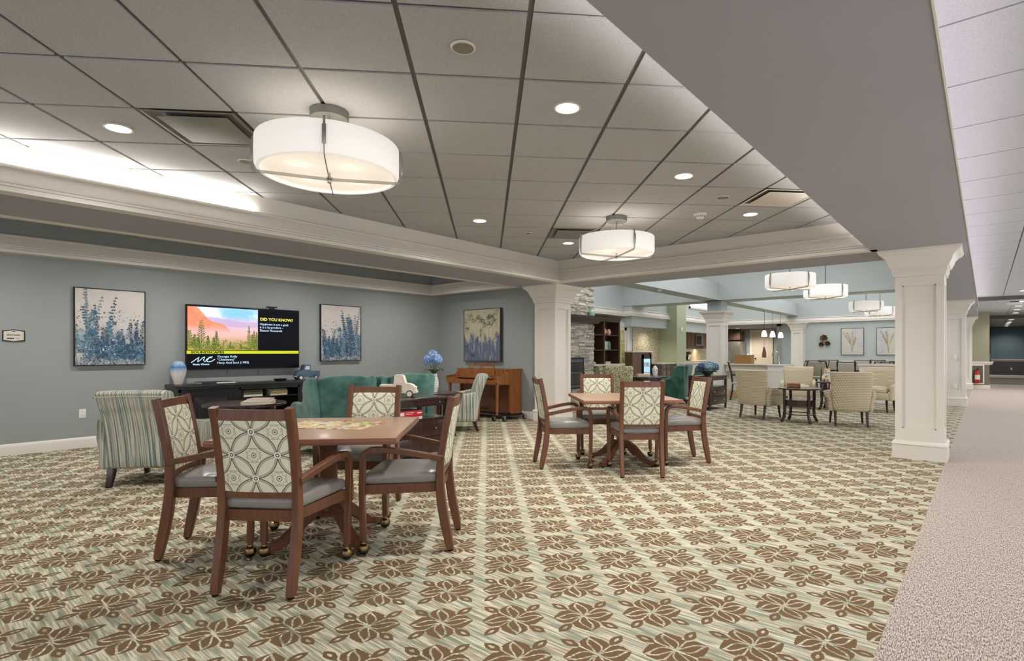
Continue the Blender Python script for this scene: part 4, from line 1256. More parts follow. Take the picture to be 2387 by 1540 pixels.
for k, (x, y, z, r) in enumerate(((-.05, -.05, .49, .085), (.06, -.03, .51, .085), (.0, .06, .50, .08), (-.02, -.01, .56, .08))):
    m = MB(); floret_head(m, (x, y, z), r, 190, (0, 0, 1, 1, 2), 20+k, .019); m.ball((x, y, z), r*.84, 1, seg=10); m.build('flower_head', M_hb, fl)
    m = MB(); m.tube([(0, 0, .24), (x*.4, y*.4, .36), (x, y, z-.05)], .004); m.build('stem', M_leaf, fl)
for k in range(7):
    a = k*.9+.3; m = MB()
    ca, sa = math.cos(a), math.sin(a)
    P = [(0, .25, 0), (.04, .31, .026), (.08, .35, .036), (.125, .36, .024), (.16, .33, 0)]
    for (r0, z0, w0), (r1, z1, w1) in zip(P, P[1:]):
        m.face([(r0*ca-w0*sa, r0*sa+w0*ca, z0), (r0*ca, r0*sa, z0-.008), (r1*ca, r1*sa, z1-.008), (r1*ca-w1*sa, r1*sa+w1*ca, z1)])
        m.face([(r0*ca, r0*sa, z0-.008), (r0*ca+w0*sa, r0*sa-w0*ca, z0), (r1*ca+w1*sa, r1*sa-w1*ca, z1), (r1*ca, r1*sa, z1-.008)])
    m.build('leaf', M_leaf, fl)

# striped club chairs ------------------------------------------------------------------
def f_stripe():
    x, y, z = vxyz(vobj())
    tn = V.nt.nodes.new('ShaderNodeTexCoord'); nx_, ny_, nz_ = vxyz(V(tn.outputs['Normal']))
    q = x+(vabs(nx_) > .75)*(y-x)
    n = vnoise(vvec(q*110.0, z*1.2), 1.0, 3, .6); n2 = vnoise(vvec(q*45.0, z*.6, 5.0), 1.0, 2); n3 = vnoise(vvec(q*210.0, z*2.0, 2.0), 1, 2)
    g = vmix(vstep(n, .40, .55), srgb(104, 116, 110), srgb(204, 201, 184))
    g = vmix(vstep(n2, .52, .62)*.7, g, srgb(104, 132, 130))
    g = vmix(vstep(n3, .58, .66)*.7, g, srgb(66, 76, 74))
    g = vmix(vstep(vnoise(vvec(q*80.0, z*.5, 11.0), 1, 2), .60, .66)*.7, g, srgb(200, 168, 140))
    return g
M_stripe = mat('striped_fabric', srgb(150, 155, 140), .9, fn=f_stripe, spec=.1)
M_darkleg = wood('dark_leg', srgb(36, 18, 14), srgb(56, 28, 22), .3, coat=.3)
def tleg(t, x, y, h, fx, fy, r=.024, m_=None, name='leg'):
    m = MB(); m.tube([(x, y, h), (x+fx*.35, y+fy*.35, h*.5), (x+fx, y+fy, .001)], lambda q: (r-.009*q, r-.009*q), up=Vector((0, 1, 0)))
    m.build(name, m_ or M_darkleg, t)
def striped_chair(label, loc, rz):
    t = thing('striped_armchair', label, 'armchair', loc, rz)
    m = MB(); m.rb((0, .02, .27), (.62, .66, .22), .03, n=6); m.build('base', M_stripe, t)
    m = MB(); m.rb((0, .06, .43), (.50, .58, .13), .045, n=8, fn=lambda x, y, z: (x, y, z+(.02*(1-(x/.25)**2)*(1-(y/.3)**2) if z > 0 else 0))); m.build('seat_cushion', M_stripe, t)
    m = MB()
    def bf(x, y, z):
        zz = z+.375
        k = zz/.75
        return x*(.86+.08*k), y*(1+.25*k)-.17*k*k-.0*(x*x)+.05*max(0, k-.85)*0, z
    m.rb((0, -.29, .545), (.66, .15, .75), .055, n=9, fn=bf); m.build('back', M_stripe, t)
    m = MB(); m.tube([(-.295, -.545, .86), (0, -.548, .868), (.295, -.545, .86)], .005); m.build('piping', M_stripe, t)
    for s in (-1, 1):
        m = MB()
        def af(x, y, z, s=s):
            k = (y+.33)/.66
            if z > 0: z = z+.07*(1-k)**2-.02*k
            return x+s*.02*(z > 0), y, z
        m.rb((s*.335, .02, .37), (.10, .70, .42), .045, n=8, fn=af); m.build('arm', M_stripe, t)
    for sx in (-1, 1):
        tleg(t, sx*.27, .30, .17, 0, .01, .03); tleg(t, sx*.27, -.30, .17, 0, -.06, .032)
    return t
striped_chair('striped green and cream armchair with its back to the camera beside the left wall', (-6.45, 1.80, 0), R(139-90))
striped_chair('striped armchair seen side-on in front of the piano', (-6.76, 6.02, 0), R(229-90))

# teal wing chairs --------------------------------------------------------------------
def f_velvet(a, b):
    def fn():
        n = vnoise(vobj(), 3.5, 3, .6); n2 = vnoise(vobj(), 150, 2)
        return vmix(vstep(n+n2*.12, .40, .70), a, b)
    return fn
M_teal = mat('teal_velvet', srgb(58, 104, 92), .85, fn=f_velvet(srgb(54, 92, 84), srgb(90, 128, 118)), sheen=.3, spec=.15)
M_teal2 = mat('deep_teal_velvet', srgb(50, 90, 76), .85, fn=f_velvet(srgb(38, 78, 64), srgb(76, 116, 100)), sheen=.3, spec=.15)
def wing_chair(label, loc, rz, M_, name='wing_chair', leg=M_darkleg):
    t = thing(name, label, 'armchair', loc, rz)
    m = MB(); m.rb((0, .04, .27), (.66, .66, .24), .03, n=6); m.build('base', M_, t)
    m = MB(); m.rb((0, .08, .44), (.52, .60, .14), .05, n=8, fn=lambda x, y, z: (x, y, z+(.02*(1-(x/.26)**2)*(1-(y/.3)**2) if z > 0 else 0))); m.build('seat_cushion', M_, t)
    m = MB()
    def bf(x, y, z):
        zz = z+.40; k = zz/.80
        arch = .035*(1-(x/.33)**2) if z > .2 else 0
        return x*(.86+.12*k), y-.14*k-.03*(x/.33)**2*0, z+arch*(k-.7)/.3 if k > .7 else z
    m.rb((0, -.30, .555), (.66, .13, .80), .05, n=10, fn=bf); m.build('back', M_, t)
    for s in (-1, 1):
        m = MB()
        # wing flowing into the arm: outline in y/z, rounded in section
        top = [(-.44, .955), (-.40, .975), (-.30, .965), (-.20, .93), (-.165, .86), (-.16, .78), (-.13, .71), (-.06, .655), (.06, .635), (.18, .645), (.28, .635), (.34, .60), (.35, .54)]
        bot = [(-.43, .17), (-.38, .17), (-.30, .17), (-.22, .17), (-.16, .17), (-.10, .17), (-.04, .17), (.03, .17), (.1, .17), (.18, .17), (.25, .17), (.31, .17), (.34, .17)]
        th = .048; rings = []
        for (yt, zt), (yb, zb) in zip(top, bot):
            ring = []
            n_ = 9
            for q in range(n_):
                k = q/(n_-1); z = zb+(zt-.045-zb)*k; y = yb+(yt-yb)*k**.7
                fl_ = .05*max(0, (z-.55)/.4)
                ring.append((s*(.345+th+fl_*.6), y, z))
            for a in (30, 60, 90, 120, 150):
                aa = R(a); fl_ = .05*max(0, (zt-.55)/.4)
                ring.append((s*(.345+th*math.cos(aa)+fl_*.6), yt, zt-.045+.045*math.sin(aa)))
            for q in range(n_):
                k = 1-q/(n_-1); z = zb+(zt-.045-zb)*k; y = yb+(yt-yb)*k**.7
                fl_ = .05*max(0, (z-.55)/.4)
                ring.append((s*(.345-th+fl_*.6), y, z))
            rings.append([m.bm.verts.new(p) for p in ring])
        for A, B_ in zip(rings, rings[1:]):
            for q in range(len(A)): m.bm.faces.new((A[q], A[(q+1) % len(A)], B_[(q+1) % len(A)], B_[q]))
        m.bm.faces.new(rings[0][::-1]); m.bm.faces.new(rings[-1])
        m.build('wing_arm', M_, t, smooth=1.2)
    for sx in (-1, 1):
        tleg(t, sx*.29, .32, .16, 0, .01, m_=leg); tleg(t, sx*.28, -.28, .16, 0, -.07, m_=leg)
    return t
wing_chair('teal wing chair facing the television, the nearer one with its arm showing', (-6.54, 3.70, 0), R(172-90), M_teal)
wing_chair('teal wing chair facing the television, beside the vase of blue flowers', (-6.46, 4.57, 0), R(176-90), M_teal)

# upright piano ------------------------------------------------------------------------
pn = thing('upright_piano', 'brown spinet piano with an open lattice music rest against the back wall', 'piano', (-7.62, 7.86, .11))
W2 = .70
side = [(0, 0), (-.30, 0), (-.33, .04), (-.33, .55), (-.40, .55), (-.66, .57), (-.69, .60), (-.69, .70), (-.66, .71), (-.50, .715), (-.44, .74), (-.40, .80), (-.36, .82), (0, .82)]
m2 = MB(); m2.prism([(y, z) for y, z in side], .035, axis='x', off=-W2); m2.build('side_panel', M_walnut, pn)
m2 = MB(); m2.prism([(y, z) for y, z in side], .035, axis='x', off=W2-.035); m2.build('side_panel', M_walnut, pn)
m = MB(); m.box(-W2+.035, W2-.035, -.29, -.02, .0, .8); m.build('lower_panel', M_walnut_dk, pn)
m = MB(); m.box(-W2-.01, W2+.01, -.40, .01, .82, .845, bev=.004); m.build('lid', M_walnut, pn)
m = MB(); m.box(-W2+.035, W2-.035, -.40, -.30, .55, .82); m.box(-W2+.035, W2-.035, -.66, -.30, .555, .60); m.box(-W2+.035, W2-.035, -.685, -.66, .565, .645); m.box(-W2+.035, W2-.035, -.47, -.40, .665, .73)
m.build('key_bed', M_walnut, pn)
for s in (-1, 1):
    m = MB(); m.box(s*(W2-.035)-(.10 if s > 0 else 0), s*(W2-.035)+(0 if s > 0 else .10), -.655, -.45, .6, .665, bev=.004); m.build('key_block', M_walnut, pn)
    m = MB(); m.tube([(s*(W2-.05), -.63, .555), (s*(W2-.05), -.63, .45), (s*(W2-.05), -.63, .0)], lambda q: (.03-.014*q, .03-.014*q)); m.build('leg', M_walnut, pn)
m = MB(); m.box(-W2+.14, W2-.14, -.655, -.475, .602, .632); m.build('white_keys', M_ivory, pn)
m = MB()
k = 0; x = -W2+.16
while x < W2-.17:
    if k % 7 not in (2, 6): m.box(x, x+.012, -.575, -.475, .632, .643)
    x += .0235; k += 1
m.build('black_keys', M_black, pn)
m = MB(); m.tube([(-.33, -.36, 1.02-.11), (-.2, -.365, 1.04-.11), (0, -.37, 1.052-.11), (.2, -.365, 1.04-.11), (.33, -.36, 1.02-.11)], (.008, .010))
m.tube([(-.345, -.385, .89), (0, -.385, .905), (.345, -.385, .89)], (.008, .008))
for xx in (-.33, -.285, -.03, .03, .285, .33): m.tube([(xx*1.05, -.40, .845), (xx, -.365, .94-.02+.02*(1-abs(xx)/.33))], (.008, .008))
m.box(-.37, .37, -.425, -.40, .70, .86); m.build('music_rest', M_walnut, pn)
for xx in (-.08, 0, .08):
    m = MB(); m.box(xx-.012, xx+.012, -.40, -.29, .06, .075, bev=.003); m.build('pedal', M_brass, pn)
dl = thing('piano_dolly', 'black steel dolly on rubber casters under the piano', 'dolly', (-7.62, 7.86, 0))
for s in (-1, 1):
    m = MB(); m.box(s*.70-.05, s*.70+.05, -.66, 0.0, .085, .108); m.build('cross_rail', M_black, dl)
m = MB(); m.box(-.70, .70, -.36, -.26, .085, .108); m.build('long_rail', M_black, dl)
for (xx, yy) in ((-.80, -.60), (.80, -.60), (.62, -.68), (-.62, -.68), (.82, -.06), (-.82, -.06)):
    m = MB(); m.cyl((xx-.014, yy, .045), .045, .028, 18, axis='x'); wv = m.build('caster_wheel', M_rubber, dl)
    m = MB(); m.box(xx-.022, xx+.022, yy-.03, yy+.03, .085, .10); m.box(xx-.022, xx-.017, yy-.02, yy+.02, .035, .09); m.box(xx+.017, xx+.022, yy-.02, yy+.02, .035, .09); m.cyl((xx-.016, yy, .045), .025, .034, 12, axis='x'); m.build('caster_fork', M_chrome, wv)
bn = thing('piano_bench', 'light brown piano bench, mostly hidden behind the striped armchair', 'bench', (-7.62, 6.95, 0))
m = MB(); m.box(-.36, .36, -.17, .17, .46, .485, bev=.005); m.build('seat', M_walnut, bn)
m = MB(); m.box(-.33, .33, -.15, .15, .38, .46); m.build('apron', M_walnut, bn)
for sx in (-1, 1):
    for sy in (-1, 1):
        m = MB(); m.tube([(sx*.32, sy*.135, .46), (sx*.32, sy*.135, .0)], lambda q: (.02-.006*q, .02-.006*q)); m.build('leg', M_walnut, bn)
# ------------------------------------------------------------------ open lounge behind
# stacked stone chimney
def f_stone():
    c = vattr('Col'); n = vnoise(vobj(), 30, 4, .7)
    return vmix(vstep(n, .25, .8)*.5, c, srgb(120, 112, 98))
M_stone = mat('ledger_stone', srgb(180, 172, 156), .85, fn=f_stone, bump=lambda: (vnoise(vobj(), 60, 4, .7), .5, .01))
ch = thing('stone_fireplace', 'tall stacked stone fireplace behind the panelled column', 'fireplace', (-9.3, 11.69, 0))
rnd = random.Random(9)
m = MB(); FX = .70; HY = 1.19
m.box(0, FX-.03, -HY+.03, HY-.03, 0, TOP-.06, col=(.5, .48, .44))
cols = [(196, 190, 176), (176, 170, 156), (206, 196, 176), (160, 156, 148), (214, 206, 190), (190, 176, 152), (170, 168, 164), (148, 140, 126)]
z = 0.0
while z < TOP-.1:
    h = rnd.choice((.028, .035, .045, .055))
    y = -HY
    while y < HY:
        L = rnd.uniform(.10, .38); y1 = min(HY, y+L)
        if y1-y > .02:
            inside = (-.70 < (y+y1)/2 < .62) and .27 < z+h/2 < 1.12
            if not inside:
                e = rnd.uniform(-.022, .018); c = rnd.choice(cols); k = rnd.uniform(1.02, 1.2)
                m.box(FX-.05, FX+e, y+.002, y1-.002+(rnd.uniform(-.012, .012) if y1 >= HY else 0), z+.002, z+h-.001, col=[min(255, q*k)/255 for q in c])
        y = y1
    x = FX-.05
    while x > 0:
        L = rnd.uniform(.12, .35); x0 = max(0, x-L)
        e = rnd.uniform(-.02, .018); c = rnd.choice(cols)
        m.box(x0+.002, x-.002, HY-.05, HY+e, z+.002, z+h-.001, col=[min(255, q*1.12)/255 for q in c]); x = x0
    z += h
m.build('stone_facing', M_stone, ch)
m = MB(); m.prism([(FX-.02, 2.27), (FX+.26, 2.27), (FX+.26, 2.225), (FX+.22, 2.20), (FX+.17, 2.12), (FX+.10, 2.07), (FX-.02, 2.05)], 2*HY+.12, axis='y', off=-HY-.06)
m.build('mantel', M_espresso, ch)
m = MB(); m.box(FX-.02, FX+.02, -.66, .66, .29, 1.12); fb = m.build('firebox_frame', M_black, ch)
m = MB(); m.box(FX+.02, FX+.024, -.58, .58, .40, .98); m.build('firebox_glass', mat('smoked_glass', srgb(40, 44, 46), .08, coat=.5), fb)
for zz in (1.02, 1.06, .335, .37):
    m = MB(); m.box(FX+.02, FX+.032, -.58, .58, zz-.012, zz+.012); m.build('vent_louver', flatmat('grey_steel', (110, 112, 112), .4), fb)
m = MB(); m.box(FX+.02, FX+.03, -.58, .58, .70, .73); m.build('glass_bar', flatmat('grey_steel2', (96, 98, 98), .4), fb)
t = thing('vase', 'pale green glass vase standing on the mantel', 'vase', (-8.5, 12.62, 2.271))
m = MB(); m.lathe([(.001, 0), (.06, 0), (.09, .06), (.08, .14), (.04, .18), (.045, .24), (.038, .24), (.001, .16)], seg=20); m.build('body', flatmat('green_glass', (160, 196, 178), .15), t)

# bookcase
M_brown = wood('brown_cabinet', srgb(62, 42, 30), srgb(84, 60, 44), .4)
M_brown_in = wood('brown_interior', srgb(86, 50, 28), srgb(104, 62, 36), .5)
M_counter = flatmat('pale_counter', (222, 212, 196), .3)
bc = thing('bookcase', 'dark brown built-in bookcase right of the stone fireplace', 'bookcase', (-9.3, 13.0, 0))
m = MB(); m.box(0, .45, 0, .03, .92, 2.26); m.box(0, .45, 1.67, 1.70, .92, 2.26); m.box(.40, .45, .0, .06, .92, 2.26); m.box(.40, .45, 1.64, 1.70, .92, 2.26); m.box(.0, .45, .78, .84, .92, 2.26); m.box(0, .45, 0, 1.7, 2.2, 2.28); m.build('carcass', M_brown, bc)
m = MB(); m.box(0, .012, 0, 1.7, .92, 2.2); m.build('back_panel', M_brown_in, bc)
m = MB(); m.sweep([(0, 2.24), (.02, 2.25), (.03, 2.30), (.06, 2.34), (.09, 2.36), (.09, 2.39), (0, 2.39)], [(0, 0), (.45, 0), (.45, 1.7), (0, 1.7)], side=-1); m.box(0, .45, 0, 1.7, 2.26, 2.385); m.build('cornice', M_brown, bc)
for zz in (1.34, 1.79):
    m = MB(); m.box(.01, .43, .03, 1.67, zz-.012, zz+.012); m.build('shelf', M_brown, bc)
m = MB(); m.box(0, .62, -.02, 1.74, .875, .92, bev=.004); m.build('counter', M_counter, bc)
m = MB(); m.box(0, .58, 0, 1.72, .0, .875); bb_ = m.build('base_cabinet', M_brown, bc)
for k in range(3):
    m = MB(); m.box(.58, .60, .03+k*.56, .56+k*.56, .12, .84, bev=.004); m.build('door', M_brown, bc)
M_coral = flatmat('coral_ceramic', (228, 176, 140), .4); M_tealcl = flatmat('teal_cloth', (120, 160, 160))
for (y, s, l) in ((13.99, 1.15, 'taller coral vase on the upper bookcase shelf'), (14.28, .92, 'shorter coral jar on the upper bookcase shelf')):
    t = thing('vase', l, 'vase', (-9.0, y, 1.803)); m = MB()
    m.lathe([(.001, 0), (.05*s, 0), (.085*s, .06*s), (.08*s, .13*s), (.045*s, .17*s), (.05*s, .20*s), (.04*s, .20*s), (.001, .15*s)], seg=20); m.build('body', M_coral, t)
for k, (cv, h, n) in enumerate(((M_creamcloth, .25, 'cream'), (M_paper, .26, 'white'), (M_creamcloth, .24, 'second cream'), (M_tealcl, .25, 'pale teal'), (M_bluecloth, .26, 'blue'), (M_tealcl, .23, 'second pale teal'))):
    t = thing('book', f'{n} upright book, {["first","second","third","fourth","fifth","sixth"][k]} from the left in the middle of the bookcase', 'book', (-9.02, 13.92+k*.062, 1.353))
    m = MB(); m.box(-.09, .09, 0, .05, 0, h, bev=.004); m.build('cover', cv, t)
    m = MB(); m.box(-.088, .085, .006, .044, h, h+.001); m.build('page_block', M_paper, t)
for k, (y, z, cv, n) in enumerate(((13.30, .921, M_bluecloth, 'lower blue book lying in the left bay of the bookcase'), (13.28, .955, M_paper, 'upper white book lying in the left bay of the bookcase'), (14.12, .921, M_creamcloth, 'lower cream book lying in the right bay of the bookcase'), (14.12, .96, M_bluecloth, 'upper blue book lying in the right bay of the bookcase'))):
    book('book', n, (-9.02, y, z), R(90), .30, .22, .034, cv)

# white glazed door on the same wall
dr = MB(); dr.box(-9.3, -9.26, 14.86, 15.86, 2.10, 2.16); dr.box(-9.3, -9.24, 15.82, 15.98, 0, 2.26); dr.box(-9.3, -9.24, 14.74, 14.88, 0, 2.26); dr.box(-9.3, -9.24, 14.74, 15.98, 2.12, 2.26)
structure('trim_11', dr, M_white)
dr = MB(); dr.box(-9.3, -9.27, 14.88, 15.0, 0, 2.12); dr.box(-9.3, -9.27, 15.7, 15.82, 0, 2.12); dr.box(-9.3, -9.27, 14.88, 15.82, 0, .3); dr.box(-9.3, -9.27, 14.88, 15.82, 2.0, 2.12)
for zz in (.72, 1.14, 1.57): dr.box(-9.3, -9.27, 15.0, 15.7, zz-.015, zz+.015)
for yy in (15.23, 15.47): dr.box(-9.3, -9.27, yy-.012, yy+.012, .3, 2.0)
do = structure('door_1', dr, M_white)
m = MB(); m.box(-9.298, -9.285, 15.0, 15.7, .3, 2.0); m.build('door_glass', mat('amber_glass', srgb(190, 176, 96), .1), do)
m = MB(); m.ball((-9.23, 15.62-.0, 1.0), .03, seg=12); m.build('door_knob', M_steel, do)

# bar with under counter fridge
M_brown2 = wood('brown_door', srgb(86, 62, 42), srgb(110, 84, 60), .4)
br = thing('bar_cabinet', 'brown bar cabinet with a white top beside the mosaic tiles', 'cabinet', (-9.61, 15.70, 0))
m = MB(); m.box(.35, .64, 0, .60, 0, 1.27); m.box(.35, .64, 1.26, 1.31, 0, 1.27); m.box(.35, .60, .60, 1.26, 1.2, 1.27); m.build('carcass', M_brown2, br)
m = MB(); m.box(.34, .68, -.02, 1.33, 1.27, 1.31, bev=.004); m.build('counter', M_counter, br)
fr = thing('display_fridge', 'black glass-door drinks fridge glowing in the bar cabinet', 'fridge', (-9.61, 16.33, 0))
m = MB(); m.box(.35, .62, 0, .64, .05, 1.19); m.build('body', M_black, fr)
m = MB(); m.box(.62, .655, 0, .64, .08, 1.19); m.box(.62, .66, .0, .10, .08, 1.19); m.box(.62, .66, .54, .64, .08, 1.19); m.box(.62, .66, 0, .64, 1.05, 1.19); d_ = m.build('door', M_black, fr)
m = MB(); m.box(.656, .659, .10, .54, .12, 1.05); m.build('lit_glass', mat('fridge_glow', srgb(170, 200, 215), .2, emit=srgb(170, 205, 225), es=.55), d_)
for zz in (.35, .58, .80):
    m = MB(); m.box(.66, .664, .10, .54, zz-.008, zz+.008); m.build('shelf_edge', M_steel, d_)
for k in range(8):
    m = MB(); m.box(.66, .663, .13+.05*(k % 4)*1.9, .17+.05*(k % 4)*1.9, .37+.45*(k//4), .48+.45*(k//4)); m.build('bottle', flatmat('bottle_'+str(k), ((120, 60, 50), (60, 90, 60), (90, 110, 120), (150, 120, 70))[k % 4], .3), d_)
lc = thing('low_counter', 'long brown drawer counter with pale top in front of the sage wall', 'counter', (-9.27, 17.06, 0))
m = MB(); m.box(0, .62, 0, 1.13, 0, .86); m.build('carcass', M_brown2, lc)
m = MB(); m.box(0, .67, -.02, 1.14, .86, .90, bev=.004); m.build('counter', M_counter, lc)
for k in range(3):
    for zz in (.66, .12):
        m = MB(); h = .18 if zz > .5 else .5
        m.box(.62, .635, .02+k*.37, .36+k*.37, zz, zz+h, bev=.003); dd = m.build('drawer' if zz > .5 else 'door', M_brown2, lc)
        m = MB(); m.box(.635, .655, .14+k*.37, .24+k*.37, zz+h-.08, zz+h-.065); m.build('handle', M_steel, dd)
pw = thing('pass_through_counter', 'pale half wall counter running in front of the kitchen left of the white column', 'counter', (-8.58, 18.2, 0))
m = MB(); m.box(0, .10, 0, 4.6, 0, .86); m.build('panel', M_white, pw)
m = MB(); m.box(0, .2, -.0, 4.65, .86, .90, bev=.004); m.build('counter', M_counter, pw)

# kitchen behind
kc = thing('upper_cabinets', 'row of brown wall cabinets above the lit kitchen counter', 'cabinet', (-9.98, 19.1, 1.42))
m = MB(); m.box(0, .30, 0, 4.7, .02, .78); m.build('carcass', M_brown, kc)
y = .0
for k in range(6):
    if k == 4: continue
    m = MB(); m.box(.30, .32, y+k*.78+.01, y+k*.78+.38, .02, .78, bev=.004); m.box(.32, .328, y+k*.78+.07, y+k*.78+.32, .08, .72); m.build('door', M_brown2, kc)
    m = MB(); m.box(.30, .32, y+k*.78+.40, y+k*.78+.77, .02, .78, bev=.004); m.box(.32, .328, y+k*.78+.46, y+k*.78+.71, .08, .72); m.build('door', M_brown2, kc)
mw = thing('microwave', 'built-in microwave between the brown wall cabinets', 'microwave', (-9.66, 22.25, 1.56))
m = MB(); m.box(0, .06, 0, .74, 0, .46); m.build('body', M_steel, mw)
m = MB(); m.box(.06, .065, .04, .54, .05, .41); m.build('door_glass', M_black, mw)
kb = thing('kitchen_counter', 'kitchen counter run under the brown wall cabinets', 'counter', (-9.98, 19.05, 0))
m = MB(); m.box(0, .60, 0, 5.0, 0, .88); m.build('base_cabinet', M_brown, kb)
m = MB(); m.box(0, .64, 0, 5.05, .88, .92); m.build('counter', M_counter, kb)
cm = thing('coffee_maker', 'black coffee maker on the kitchen counter', 'coffee maker', (-9.7, 21.55, .921))
m = MB(); m.box(-.1, .12, -.12, .12, 0, .04); m.box(-.1, .0, -.12, .12, .04, .38); m.box(-.1, .13, -.12, .12, .27, .38, bev=.005); m.build('body', M_black, cm)
m = MB(); m.lathe([(.001, .045), (.07, .045), (.08, .1), (.06, .18), (.05, .2), (.001, .2)], c=(.07, 0, 0), seg=18); m.build('carafe', M_chrome, cm)
rf = thing('refrigerator', 'stainless steel refrigerator in the kitchen behind the wicker basket', 'refrigerator', (-9.75, 26.2, 0))
m = MB(); m.box(-.2, .66, 0, .7, .02, 1.80); m.build('body', M_steel, rf)
for k in range(2):
    m = MB(); m.box(-.2+k*.43, .22+k*.43, -.03, 0, .05, 1.78, bev=.004); dd = m.build('door', M_steel, rf)
    m = MB(); m.tube([(.19+k*.08, -.07, .7), (.19+k*.08, -.07, 1.6)], .012); m.build('handle', M_chrome, dd)
uc = thing('corner_wall_cabinet', 'small dark wall cabinet above the refrigerator', 'cabinet', (-9.9, 26.3, 1.86))
m = MB(); m.box(0, .75, 0, .6, 0, .42); m.build('carcass', M_brown, uc)
m = MB(); m.box(.02, .73, -.02, 0, .02, .40, bev=.004); m.build('door', M_brown, uc)
dr = MB(); dr.box(-8.9, -7.82, 26.97, 27.0, 0, 2.36)
d2 = structure('trim_12', dr, M_white)
dr = MB(); dr.box(-8.80, -7.82, 26.94, 26.975, 0, 2.27); do = structure('door_2', dr, flatmat('tan_door', (206, 192, 172), .5))
m = MB(); m.ball((-8.62, 26.90, .98), .035, seg=12); m.cyl((-8.62, 26.905, .98), .035, .03, 14, axis='y'); m.build('door_knob', M_black, do)
t = thing('cloth_hanging', 'dark red tapered hanging on the tan kitchen door', 'decoration', (-8.22, 26.93, 1.05))
m = MB(); m.prism([(-.10, 0), (.10, 0), (.09, .25), (.02, .5), (-.02, .5), (-.07, .25)], .012, axis='y', off=-.012); m.build('cloth', flatmat('dark_red', (84, 40, 38)), t)
m = MB(); m.prism([(-.05, .55), (.05, .55), (.06, .78), (0, .88), (-.06, .78)], .008, axis='y', off=-.008); m.build('upper_cloth', flatmat('faded_pink', (200, 166, 156)), t)

# serving peninsula
pp = thing('serving_counter', 'white panelled serving counter running right from the white column', 'counter', (-6.02, 15.95, 0))
m = MB(); m.box(0, 1.30, .12, .46, .86, .90); m.box(0, 1.30, .14, .18, .72, .86); m.box(1.26, 1.80, -.04, .50, 0, .90); m.box(0, 1.3, .40, .46, 0, .9); m.build('panel', M_white, pp)
m = MB(); m.box(1.22, 1.84, -.08, .54, .90, .925); m.box(1.25, 1.81, -.05, .51, .87, .90); m.box(1.30, 1.76, -.05, -.04, .12, .78); m.build('end_post_cap', M_white, pp)
m = MB(); m.box(-.0, 1.24, .04, .60, .90, .935, bev=.004); m.build('countertop', M_counter, pp)
m = MB(); m.box(1.34, 1.36, -.055, -.04, .15, .75); m.box(1.70, 1.72, -.055, -.04, .15, .75); m.box(1.34, 1.72, -.055, -.04, .73, .75); m.build('post_moulding', M_white, pp)
hw = thing('half_wall_counter', 'white half wall with a pale cap behind the cream armchairs at right', 'counter', (-2.5, 15.9, 0))
m = MB(); m.box(0, 1.6, 0, .3, 0, .93); m.build('panel', M_white, hw)
m = MB(); m.box(-.03, 1.0, -.03, .33, .93, .975, bev=.004); m.box(1.0, 1.62, -.03, .33, .93, .955); m.build('cap', M_counter, hw)
def f_wick():
    x, y, z = vxyz(vobj()); w = vsin(z*260.0)*vsin((x+y)*120.0)
    return vmix(vstep(w, -.5, .6), srgb(120, 80, 40), srgb(190, 146, 88))
M_wick = mat('wicker', srgb(170, 125, 70), .8, fn=f_wick)
bk = thing('wicker_basket', 'rectangular wicker basket on the serving counter', 'basket', (-5.52, 16.25, .936))
m = MB(); m.box(-.24, .24, -.14, .14, 0, .012)
for (a, b, c_, d_) in ((-.24, .24, -.14, -.125), (-.24, .24, .125, .14), (-.24, -.225, -.125, .125), (.225, .24, -.125, .125)): m.box(a, b, c_, d_, .012, .24)
m.build('woven_body', M_wick, bk)
m = MB(); m.tube([(-.24, -.135, .245), (.24, -.135, .245), (.24, .135, .245), (-.24, .135, .245)], .012, close=True); m.build('rim', M_wick, bk)
fc = thing('faucet', 'tall curved chrome faucet rising behind the serving counter', 'faucet', (-4.55, 16.25, .926))
m = MB(); m.tube([(0, 0, 0), (0, 0, .25), (-.01, 0, .31), (-.05, 0, .36), (-.11, 0, .37), (-.16, 0, .34), (-.18, 0, .28), (-.18, 0, .24)], .014); m.cyl((0, 0, 0), .03, .05, 16); m.build('spout', M_chrome, fc)
m = MB(); m.tube([(0, 0, .08), (.06, 0, .10)], .008); m.build('lever', M_chrome, fc)
t = thing('strobe_alarm', 'small white alarm unit on the pale side of the sage wall', 'alarm', (-8.59, 18.54, 2.03))
m = MB(); m.box(0, .04, -.07, .07, -.02, .14, bev=.008); m.build('housing', M_plastic, t); m = MB(); m.box(.04, .06, -.03, .03, .0, .06, bev=.006); m.build('strobe_lens', M_white, t)
t = thing('security_camera', 'little white dome camera under the painted beam beyond the column', 'camera', (-6.15, 12.05, 2.80))
m = MB(); m.lathe([(.001, -.05), (.03, -.045), (.045, -.02), (.06, -.016), (.06, 0), (.001, 0)], seg=20); m.build('dome_housing', M_plastic, t)
wn = MB(); wn.box(-9.25, -9.21, 20.7, 23.2, 3.05, 3.12); wn.box(-9.25, -9.21, 20.7, 23.2, 3.62, 3.7); wn.box(-9.25, -9.21, 20.7, 20.78, 3.05, 3.7); wn.box(-9.25, -9.21, 23.12, 23.2, 3.05, 3.7)
wo = structure('window_1', wn, M_white)
m = MB(); m.box(-9.25, -9.235, 20.78, 23.12, 3.12, 3.62); m.build('window_pane', mat('daylit_pane', (1, 1, 1, 1), .4, emit=(.95, 1, .9, 1), es=1.2), wo)

